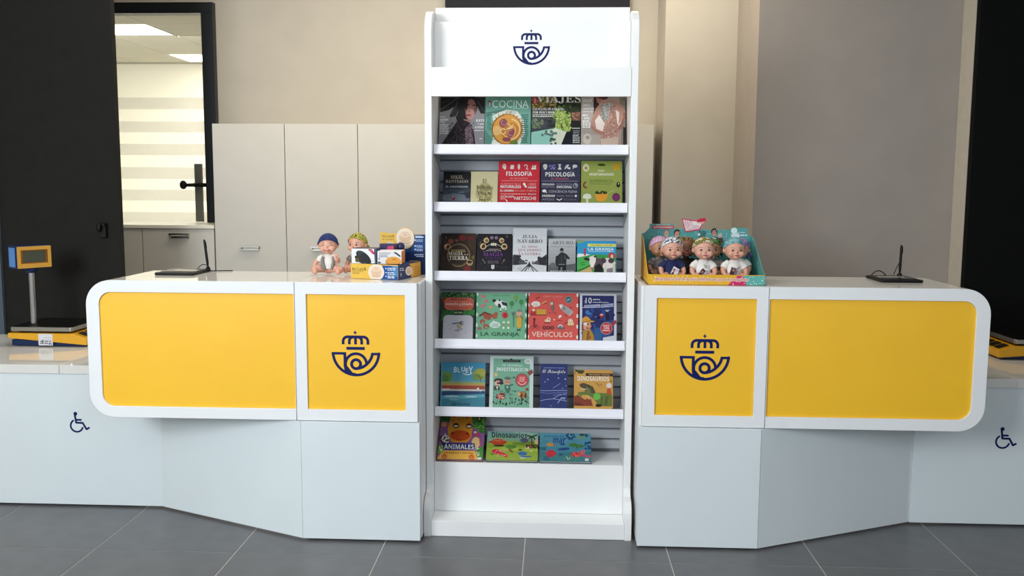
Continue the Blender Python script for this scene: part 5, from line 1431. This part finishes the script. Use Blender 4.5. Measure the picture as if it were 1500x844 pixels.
outl = [cbk(*p) for p in ((52, 670), (52, 235), (80, 228), (128, 180), (132, 135), (372, 135), (378, 182), (640, 190), (950, 190), (960, 168), (1120, 172), (1130, 240), (1157, 250), (1157, 670))]
bkp = part('back_panel', ct, cl['t'], lambda b: b.prism([(p[0], p[1]) for p in outl], 'y', 0.159, 0.162))
a = Art(cbk)
for x, y, c, hh in ((303, 235, '#c8a898', '#8a7a78'), (410, 240, '#c89078', '#3a2420'), (785, 225, '#b98070', '#3a2824')):
    a.ell(x, y - 15, 33, 36, hh); a.ell(x, y + 2, 24, 34, c); a.poly([(x - 52, 320), (x - 34, 268), (x + 34, 268), (x + 60, 320)], '#c8909a' if x < 350 else '#2c2426')
    a.arc(x, y + 14, 9, 4, 20, 160, '#f0e4dc')
a.ell(845, 250, 22, 24, '#c8a898'); a.poly([(820, 320), (830, 272), (870, 272), (880, 320)], '#5a3a34')
a.rr(155, 152, 376, 186, 6, '#b8384a'); a.text('SUPERSOLIDARIOS', 168, 160, 364, 178, '#f2e6e0', 'sansb'); a.text('MUÑECOS', 200, 138, 340, 150, '#f6e8c8', 'sansb')
a.words(630, 205, 710, 11, '#2c4a50', 4, 1.6, 4); a.ell(632, 240, 14, 12, '#e8f0ee')
a.dots(130, 190, 1100, 330, 46, 4, '#d8ece8', 6)
a.ell(985, 200, 32, 32, '#d8ecea'); a.ell(1000, 250, 45, 30, '#cfe6e4'); a.text('ayudamos', 1018, 208, 1095, 226, '#e8f4f2', 'sansb'); a.words(1010, 238, 1118, 14, '#d8ecea', 1, seed=5)
a.build('back_print', bkp, Matrix.Translation((0, 0.159, 0)))
bub = [cbk(*p) for p in ((455, 78), (600, 98), (628, 82), (690, 70), (699, 105), (664, 138), (636, 196), (488, 216))]
bb = part('title_bubble', ct, mat('bubble_card', '#c8305c', 0.5), lambda b: b.prism(bub, 'y', 0.155, 0.1585))
a = Art(cbk)
a.poly([(466, 90), (598, 108), (640, 116), (655, 136), (628, 186), (495, 204)], '#f0e4e2')
a.text('BABY', 482, 98, 568, 142, '#c8507a', 'mono'); a.text('PELONES', 492, 148, 630, 192, '#c8507a', 'mono')
a.poly([(602, 122), (632, 84), (692, 74), (694, 102), (645, 112)], '#c8284a'); a.poly([(618, 128), (645, 114), (690, 106), (668, 132)], '#e8b0a0')
a.build('bubble_print', bb, Matrix.Translation((0, 0.155, 0)))
# ================================================================ sample boxes beside the dolls
YC = mat('mustard_card', '#e3b649', 0.45); BC = mat('navy_card', '#1c3f78', 0.45); OC = mat('orange_card', '#e08a1c', 0.45); WC = mat('white_card', '#efeeee', 0.4)
def rot2(px, py, a):
    return px * math.cos(a) - py * math.sin(a), px * math.sin(a) + py * math.cos(a)
A0 = -0.285
tr = thing('display_tray', 'mustard and navy cardboard tray of sample boxes with a tall header card', 'carton', (-0.775, 0.140, H), (0, 0, A0))
# local frame: x along the front, y to the back
W0, D0, T0 = 0.226, 0.232, 0.066
part('front_panel', tr, YC, lambda b: b.box(-W0 / 2, W0 / 2, 0, 0.002, 0.001, T0))
part('side_panel', tr, BC, lambda b: b.box(W0 / 2 - 0.002, W0 / 2, 0.0022, D0, 0.001, T0 - 0.003))
part('side_panel', tr, YC, lambda b: b.box(-W0 / 2, -W0 / 2 + 0.002, 0.0022, D0, 0.001, T0))
part('back_panel', tr, YC, lambda b: b.box(-W0 / 2 + 0.002, W0 / 2 - 0.002, D0 - 0.002, D0, 0.001, T0))
part('tray_lid', tr, BC, lambda b: b.box(-W0 / 2 + 0.002, W0 / 2 - 0.002, 0.002, D0 - 0.002, T0 - 0.006, T0 - 0.003))
def jar(a, x, y, r, rim='#e9d8c8'):
    a.ell(x, y, r, r * 1.12, '#f2e6da'); a.ell(x, y, r * .9, r, '#ecd9c6'); a.ell(x, y - r * .1, r * .66, r * .62, '#dcbb9c'); a.ell(x, y - r * .35, r * .62, r * .26, '#e9cdb2')
    a.arc(x, y + r * .30, r * .6, r * .1, 15, 165, '#c79f7c', ry=r * .3); a.ell(x, y - r * .36, r * .22, r * .07, '#d8b090')
def ftr(x, y):          # crop (500,330) scale 9.377
    return (x - 132) / (772 - 132) * W0 - W0 / 2, T0 - (y - (515 + (x - 132) * 0.03)) * T0 / 222
a = Art(ftr, (-W0 / 2 + 0.0003, W0 / 2 - 0.0003, 0.0015, T0 - 0.0005))
a.bg('#e6bb50')
a.poly([(560, 540), (772, 550), (772, 790), (540, 790), (590, 660)], '#1d4f94'); a.poly([(690, 545), (772, 550), (772, 700), (740, 700)], '#4f86b8')
jar(a, 480, 642, 108)
a.text('Bolas&', 150, 570, 345, 618, '#4a4428', 'mono'); a.text('by su jardín', 158, 625, 300, 642, '#7a6a3a', 'sansb'); a.text('MIXTAS', 158, 650, 250, 664, '#5a4f2c', 'sansb')
for y in (585, 645, 698): a.ell(614, y, 9, 9, '#d8e4f0'); a.words(635, y - 10, 740, 14, '#d8e4f0', 2, 1.7, y)
a.build('front_print', tr.children[0], None)
Ys = Matrix(((0, -1, 0, W0 / 2), (1, 0, 0, 0), (0, 0, 1, 0), (0, 0, 0, 1)))
a = Art(lambda x, y: ((x - 775) / (1160 - 775) * (D0 - 0.005) + 0.0024, T0 - 0.003 - (y - 540 + (x - 775) * 0.13) * (T0 - 0.004) / 215), (0.0024, D0 - 0.001, 0.0015, T0 - 0.0035))
a.bg('#1a2f5e'); a.poly([(960, 440), (1165, 400), (1165, 760), (985, 760), (1020, 600)], '#e2a83c'); jar(a, 955, 625, 62, '#e0c8b0')
a.words(800, 575, 880, 16, '#c8d4e4', 2, 1.7, 3); a.rect(810, 650, 828, 700, '#a8b8d0'); a.words(1050, 560, 1140, 14, '#c88c2c', 4, 2.6, 5)
a.build('side_print', tr.children[1], Ys)
# header card with a round die-cut picture
inv = WM[tr].inverted()
HY = 0.345
def hcard(x, y):         # crop (500,330) scale 9.377 -> world on the header plane
    px, py = 500 + x / 9.377, 330 + y / 9.377
    return -0.785 + (px - 557) * 0.003094, H + 0.0765 + (379.0 - py) * 0.00308
hb = MB()
hb.prism([hcard(*p) for p in ((530, 690), (530, 105), (760, 122), (760, 690))], 'y', HY, HY + 0.003)
hb.prism([hcard(*p) for p in ((755, 690), (755, 130), (990, 125), (1165, 128), (1165, 690))], 'y', HY, HY + 0.003)
hb.prism([hcard(875 + 128 * math.cos(2 * PI * i / 28), 185 + 148 * math.sin(2 * PI * i / 28)) for i in range(28)], 'y', HY - 0.0035, HY - 0.0005)
hc = hb.build('header_card', YC, tr, world=True)
a = Art(hcard)
a.poly([(533, 688), (533, 108), (757, 125), (757, 688)], '#e6bb50'); a.poly([(757, 688), (757, 132), (1163, 131), (1163, 688)], '#1c4380'); a.poly([(757, 688), (800, 390), (1163, 330), (1163, 688)], '#14295c')
a.text('Bolas&', 560, 138, 725, 172, '#4a4428', 'mono'); a.text('by su jardín', 562, 190, 715, 212, '#7a6a3a', 'sansb'); a.ell(665, 275, 60, 40, '#d8d4d4'); a.ell(665, 280, 34, 26, '#8a8496')
a.rect(1015, 157, 1125, 176, '#d8e4f4'); a.words(1005, 140, 1100, 8, '#9ab4d8', 1, seed=3)
for y in (210, 290, 338): a.ell(1012, y, 12, 14, '#b8cce8'); a.words(1030, y - 10, 1115, 12, '#a8c0e0', 2, 1.6, y)
a.ell(1010, 412, 9, 10, '#d8e4f4'); a.words(1025, 402, 1125, 13, '#c8d8ee', 2, 1.8, 7)
a.lay = 76
jar(a, 875, 183, 122)
a.build('header_print', hc, inv @ Matrix.Translation((0, HY, 0)))

def sample(name, label, cat, cx, y0, w, d, hgt, ang, z, mats, art, top):
    t = thing(name, label, cat, (cx, y0, z), (0, 0, ang), 'boxes on the display tray')
    c = part('carton', t, mats[0], lambda b: b.box(-w / 2, w / 2, 0, d, 0, hgt), bevel=0.0006)
    part('top_face', t, mats[1], lambda b: b.box(-w / 2 + 0.0005, w / 2 - 0.0005, 0.0005, d, hgt, hgt + 0.0008))
    part('end_face', t, mats[2], lambda b: b.box(w / 2, w / 2 + 0.0008, 0.0005, d, 0, hgt))
    a = Art(art[0], (-w / 2 + 0.0003, w / 2 - 0.0003, 0.0003, hgt - 0.0003))
    art[1](a)
    a.build('front_print', c)
    return t
zt = H + T0 + 0.0004
def p1(a):
    a.bg('#eeedee')
    a.ell(350, 450, 128, 62, '#17181c', rot=0.72); a.ell(300, 480, 84, 40, '#2a2418', rot=0.6); a.ell(262, 490, 30, 30, '#5a4a20'); a.ell(355, 440, 118, 56, '#22252c', rot=0.72); a.ell(345, 430, 96, 40, '#30343c', rot=0.72); a.ell(380, 470, 95, 52, '#1a1c22', rot=0.75)
    a.poly([(410, 330), (470, 330), (520, 405), (485, 405)], '#c02c58'); a.words(450, 350, 490, 8, '#e8b8c8', 1, seed=2)
    a.poly([(500, 325), (522, 325), (522, 540), (510, 540)], '#2a2c4a')
w1 = 0.108
sample('sample_box', 'white box with a black oval sponge picture on the cardboard tray', 'box', -0.826, 0.170, w1, 0.085, 0.064, -0.06, zt, (WC, mat('navy_lid', '#20243c', 0.4), BC),
       (lambda x, y: ((x - 182) / (524 - 182) * w1 - w1 / 2, 0.064 - (y - 325) * 0.064 / 212), p1), None)
def p2(a):
    a.bg('#ecebeb')
    a.poly([(735, 372), (775, 372), (832, 420), (832, 448)], '#3a3c48')
    a.ell(738, 512, 105, 72, '#e8962c'); a.ell(738, 500, 100, 62, '#f0a84c'); a.ell(750, 478, 30, 12, '#d88a2c'); a.arc(738, 520, 90, 10, 20, 160, '#c87a1c', ry=40)
    a.words(550, 375, 700, 9, '#9a9aa4', 2, 1.8, 3); a.words(550, 410, 670, 9, '#8a8a96', 3, 1.7, 6); a.ell(552, 470, 14, 16, '#a8a8b0'); a.rect(535, 515, 570, 540, '#4a4c58')
w2 = 0.104
sample('sample_box', 'white box with an orange cake picture and orange end on the cardboard tray', 'box', -0.711, 0.155, w2, 0.105, 0.054, 0.02, zt, (WC, WC, OC),
       (lambda x, y: ((x - 528) / (845 - 528) * w2 - w2 / 2, 0.054 - (y - 362) * 0.054 / 185), p2), None)
def p3(a):
    a.bg('#2a2250'); a.poly([(60, 10), (100, 10), (100, 100), (20, 100)], '#c03a64'); a.poly([(70, 60), (100, 55), (100, 90)], '#e0b8c4')
sample('sample_box', 'small purple box with a pink corner behind the black sponge box', 'box', -0.745, 0.275, 0.066, 0.045, 0.078, -0.15, zt, (mat('purple_card', '#2a2250', 0.4), mat('purple_lid', '#3a3160', 0.4), mat('purple_lid', '#3a3160', 0.4)),
       (lambda x, y: (x / 100 * 0.066 - 0.033, 0.078 - y / 100 * 0.078), p3), None)
kn = thing('round_pot', 'small dark blue round pot between the orange box and the header card', 'pot', (-0.683, 0.285, zt), (0, 0, 0))
part('pot', kn, mat('blue_plastic', '#1c1c4c', 0.3), lambda b: b.tube([(0, 0, 0), (0, 0, 0.05)], [0.016, 0.016], 20), smooth=False, bevel=0.002)
part('lid', kn, mat('blue_plastic', '#1c1c4c', 0.3), lambda b: b.ell((0, 0, 0.068), (0.0175, 0.0175, 0.019), 20, 12), smooth=True)

# ================================================================ signature pads
def sigpad(label, plabel, cx, cy, ang, px, py, lean, cord, loop):
    t = thing('signature_pad', label, 'signature pad', (cx, cy, H), (0, 0, ang))
    part('body', t, BLACK, lambda b: b.prism([(-0.083, -0.105), (0.083, -0.105), (0.090, -0.098), (0.090, 0.098), (0.083, 0.105), (-0.083, 0.105), (-0.090, 0.098), (-0.090, -0.098)], 'z', 0.0008, 0.0115), bevel=0.003)
    part('bezel', t, mat('black_bezel', '#1c1a1e', 0.25), lambda b: b.ring(rrect(-0.080, 0.080, -0.060, 0.095, 0.004, 3), rrect(-0.062, 0.062, -0.004, 0.064, 0.003, 3), 'z', 0.0116, 0.0138), bevel=0.0008)
    part('screen', t, mat('pad_screen', '#b5b3a8', 0.18), lambda b: b.box(-0.0615, 0.0615, -0.0035, 0.0635, 0.0116, 0.0124))
    lx, ly = Vector((px, py)) - Vector((cx, cy))
    qx, qy = rot2(lx, ly, -ang)
    part('pen_socket', t, BLACK, lambda b: b.tube([(qx, qy, 0.0116), (qx, qy, 0.024)], [0.011, 0.0085], 14), bevel=0.001)
    part('cable', t, BLACK, lambda b: b.tube(cord, 0.0022, 8), smooth=True)
    s = thing('stylus', plabel, 'pen', (px, py, H + 0.0242))
    dx, dy = lean
    part('barrel', s, BLACK, lambda b: b.tube([(0, 0, 0.0), (dx * .1, dy * .1, 0.015), (dx * .2, dy * .2, 0.03), (dx * .9, dy * .9, 0.118), (dx, dy, 0.126)], [0.0032, 0.0056, 0.0062, 0.0055, 0.0035], 12), smooth=True)
    part('clip', s, BLACK, lambda b: b.tube([(dx * .95 + 0.006, dy, 0.118), (dx * .7 + 0.0072, dy * .7, 0.088)], 0.0012, 6), smooth=True)
    part('tether', s, BLACK, lambda b: b.tube(loop, 0.0018, 8), smooth=True)
    return t
def arcpts(p, q, hgt, n=12, z0=0.0):
    return [(p[0] + (q[0] - p[0]) * i / n, p[1] + (q[1] - p[1]) * i / n, p[2] + (q[2] - p[2]) * i / n + hgt * math.sin(PI * i / n)) for i in range(n + 1)]
sigpad('black signature pad with a grey screen, at the window end of the counter', 'black upright stylus standing behind the signature pad nearest the low cabinets', -1.688, 0.325, -0.02, -1.600, 0.395, (-0.014, 0.0), [(0.09, 0.085, 0.004), (0.115, 0.10, 0.0035), (0.15, 0.115, 0.003), (0.185, 0.12, 0.003)],
       arcpts((0.004, 0, 0.0), (-0.055, 0.02, -0.0085), 0.014))
sigpad('black signature pad with a looped cable, on the counter by the grey column', 'black upright stylus standing beside the looped cable near the grey column', 1.492, 0.325, 0.0, 1.548, 0.410, (0.002, 0.0), arcpts((-0.070, 0.10, 0.006), (0.005, 0.10, 0.008), 0.026),
       [(0.0, 0, 0.055), (-0.012, 0.0, 0.030), (-0.022, 0.0, 0.006), (-0.026, 0.0, -0.006)])

# ================================================================ postal scales
SY = mat('scale_yellow', '#e0a41c', 0.4); SB = mat('scale_blue', '#10264f', 0.4, spec=0.3); SBL = mat('scale_light_blue', '#5a8fd0', 0.4)
def scale(label, x, y, m, display):
    """m = 1: keypad deck on the right of the plate, -1: on the left"""
    t = thing('postal_scale', label, 'scale', (x, y, 0.6815))
    W = 0.2075
    def mx(pts): return [(p[0] * m, p[1]) for p in pts]
    part('base', t, SB, lambda b: b.prism(mx([(-0.195, 0.012), (0.19, 0.012), (0.19, 0.32), (-0.195, 0.32)]), 'z', 0.004, 0.034), bevel=0.003)
    b = MB()
    for x0, x1, z0 in ((-W, W, 0.0),):
        lo = [(-W, 0, 0.042), (W - 0.004, 0, 0.012), (W - 0.004, 0.33, 0.012), (-W, 0.33, 0.042)]
        hi = [(-W, 0.0, 0.071), (0.135, 0.0, 0.071), (W, 0.03, 0.050), (W, 0.33, 0.050), (-W, 0.33, 0.071)]
        vs = [(-W, 0, 0.044), (W, 0, 0.011), (W, 0.33, 0.011), (-W, 0.33, 0.044), (-W, 0, 0.070), (0.130, 0, 0.070), (W, 0, 0.046), (W, 0.33, 0.046), (0.130, 0.33, 0.070), (-W, 0.33, 0.070)]
        fs = [(0, 3, 2, 1), (0, 1, 6, 5, 4), (1, 2, 7, 6), (2, 3, 9, 8, 7), (3, 0, 4, 9), (4, 5, 8, 9), (5, 6, 7, 8)]
        b.add([(v[0] * m, v[1], v[2]) for v in vs], fs)
    hs = b.build('housing', SY, t, bevel=0.003)
    a0, a1 = sorted((-0.045 * m, 0.030 * m))
    part('label_sticker', hs, mat('sticker', '#d8dadd', 0.5), lambda b: b.box(a0, a1, -0.0015, -0.0002, 0.008, 0.068))
    a = Art(lambda u, v: (a0 + u * 0.075, 0.068 - v * 0.060), (a0 + 0.001, a1 - 0.001, 0.009, 0.067))
    a.words(0.35, 0.3, 0.9, 0.04, '#a8aab4', 2, 5, 4); a.words(0.1, 0.6, 0.9, 0.10, '#7a7c88', 2, 1.7, 6); a.rect(0.25, 0.5, 0.33, 0.85, '#5a5c68'); a.words(0.7, 0.85, 0.95, 0.06, '#3a4a9a', 1, 2, 3)
    a.build('sticker_print', hs, Matrix.Translation((0, -0.0015, 0)))
    Rk = Matrix.Translation((m * 0.17, 0.17, 0.0595)) @ Matrix.Rotation(m * 0.30, 4, 'Y')
    for k in range(4):
        kb = MB().box(-0.026, 0.026, -0.135 + 0.07 * k, -0.085 + 0.07 * k, 0.0015, 0.0035)
        kb.v = [tuple(Rk @ Vector(p)) for p in kb.v]
        kb.build('key', mat('key_black', '#1a1712', 0.4), hs)
    for sx in (-0.16, 0.16):
        for sy in (0.04, 0.29):
            part('foot', t, BLACK, lambda b: b.tube([(sx, sy, 0.0003), (sx, sy, 0.0045)], 0.014, 14))
    part('plate_support', t, BLACK, lambda b: b.box(min(-0.16 * m, 0.10 * m), max(-0.16 * m, 0.10 * m), 0.03, 0.30, 0.068, 0.081))
    pl = part('weighing_plate', t, STEEL, lambda b: b.prism(mx([(-0.192, 0.004), (-0.186, -0.002), (0.126, -0.002), (0.136, 0.010), (0.136, 0.325), (-0.192, 0.325)]), 'z', 0.081, 0.103), bevel=0.003)
    part('plate_mat', pl, mat('black_mat', '#0c0c0c', 0.4, spec=0.3), lambda b: b.prism(mx([(-0.187, 0.006), (0.126, 0.006), (0.130, 0.012), (0.130, 0.315), (-0.187, 0.315)]), 'z', 0.1032, 0.105), bevel=0.001)
    if display:
        PX, PY = -0.102, 0.065
        part('pole', t, mat('chrome', '#dcdcdc', 0.14, 1.0), lambda b: b.tube([(PX, PY, 0.1052), (PX, PY, 0.385)], 0.0140, 20), smooth=False)
        part('pole_base', t, BLACK, lambda b: b.tube([(PX, PY, 0.1052), (PX, PY, 0.113)], [0.024, 0.019], 16))
        part('pole_collar', t, SB, lambda b: b.tube([(PX, PY, 0.378), (PX, PY, 0.388), (PX, PY, 0.402)], [0.021, 0.029, 0.033], 16))
        Rm = Matrix.Translation((PX - 0.005, PY, 0)) @ Matrix.Rotation(0.95, 4, 'Z')
        def turned(name, par, mm, fn, bevel=0.0):
            q = MB(); fn(q); q.v = [tuple(Rm @ Vector(p)) for p in q.v]
            return q.build(name, mm, par, bevel=bevel)
        hd = turned('display_head', t, SB, lambda b: b.box(-0.088, 0.088, -0.050, 0.050, 0.403, 0.522), 0.008)
        turned('side_cover', hd, SBL, lambda b: (b.box(-0.0900, -0.0882, -0.036, 0.030, 0.413, 0.512),), 0.002)
        turned('display_frame', hd, mat('frame_ochre', '#c8963c', 0.4), lambda b: b.ring(rrect(-0.085, 0.085, 0.407, 0.518, 0.003, 3), rrect(-0.068, 0.068, 0.430, 0.500, 0.003, 3), 'y', -0.055, -0.0502))
        turned('inner_frame', hd, mat('frame_brown', '#7a4a10', 0.4), lambda b: b.ring(rrect(-0.068, 0.068, 0.430, 0.500, 0.002, 3), rrect(-0.056, 0.056, 0.436, 0.494, 0.002, 3), 'y', -0.0535, -0.0502))
        turned('display_screen', hd, mat('lcd', '#454a40', 0.2), lambda b: b.box(-0.0565, 0.0565, -0.0515, -0.0502, 0.4355, 0.4945))
    return t
scale('yellow and blue postal scale with a chrome pole and display head', -2.608, 0.795, 1, True)
scale('yellow postal scale without a pole, in front of the black screen panel', 2.397, 0.795, -1, False)
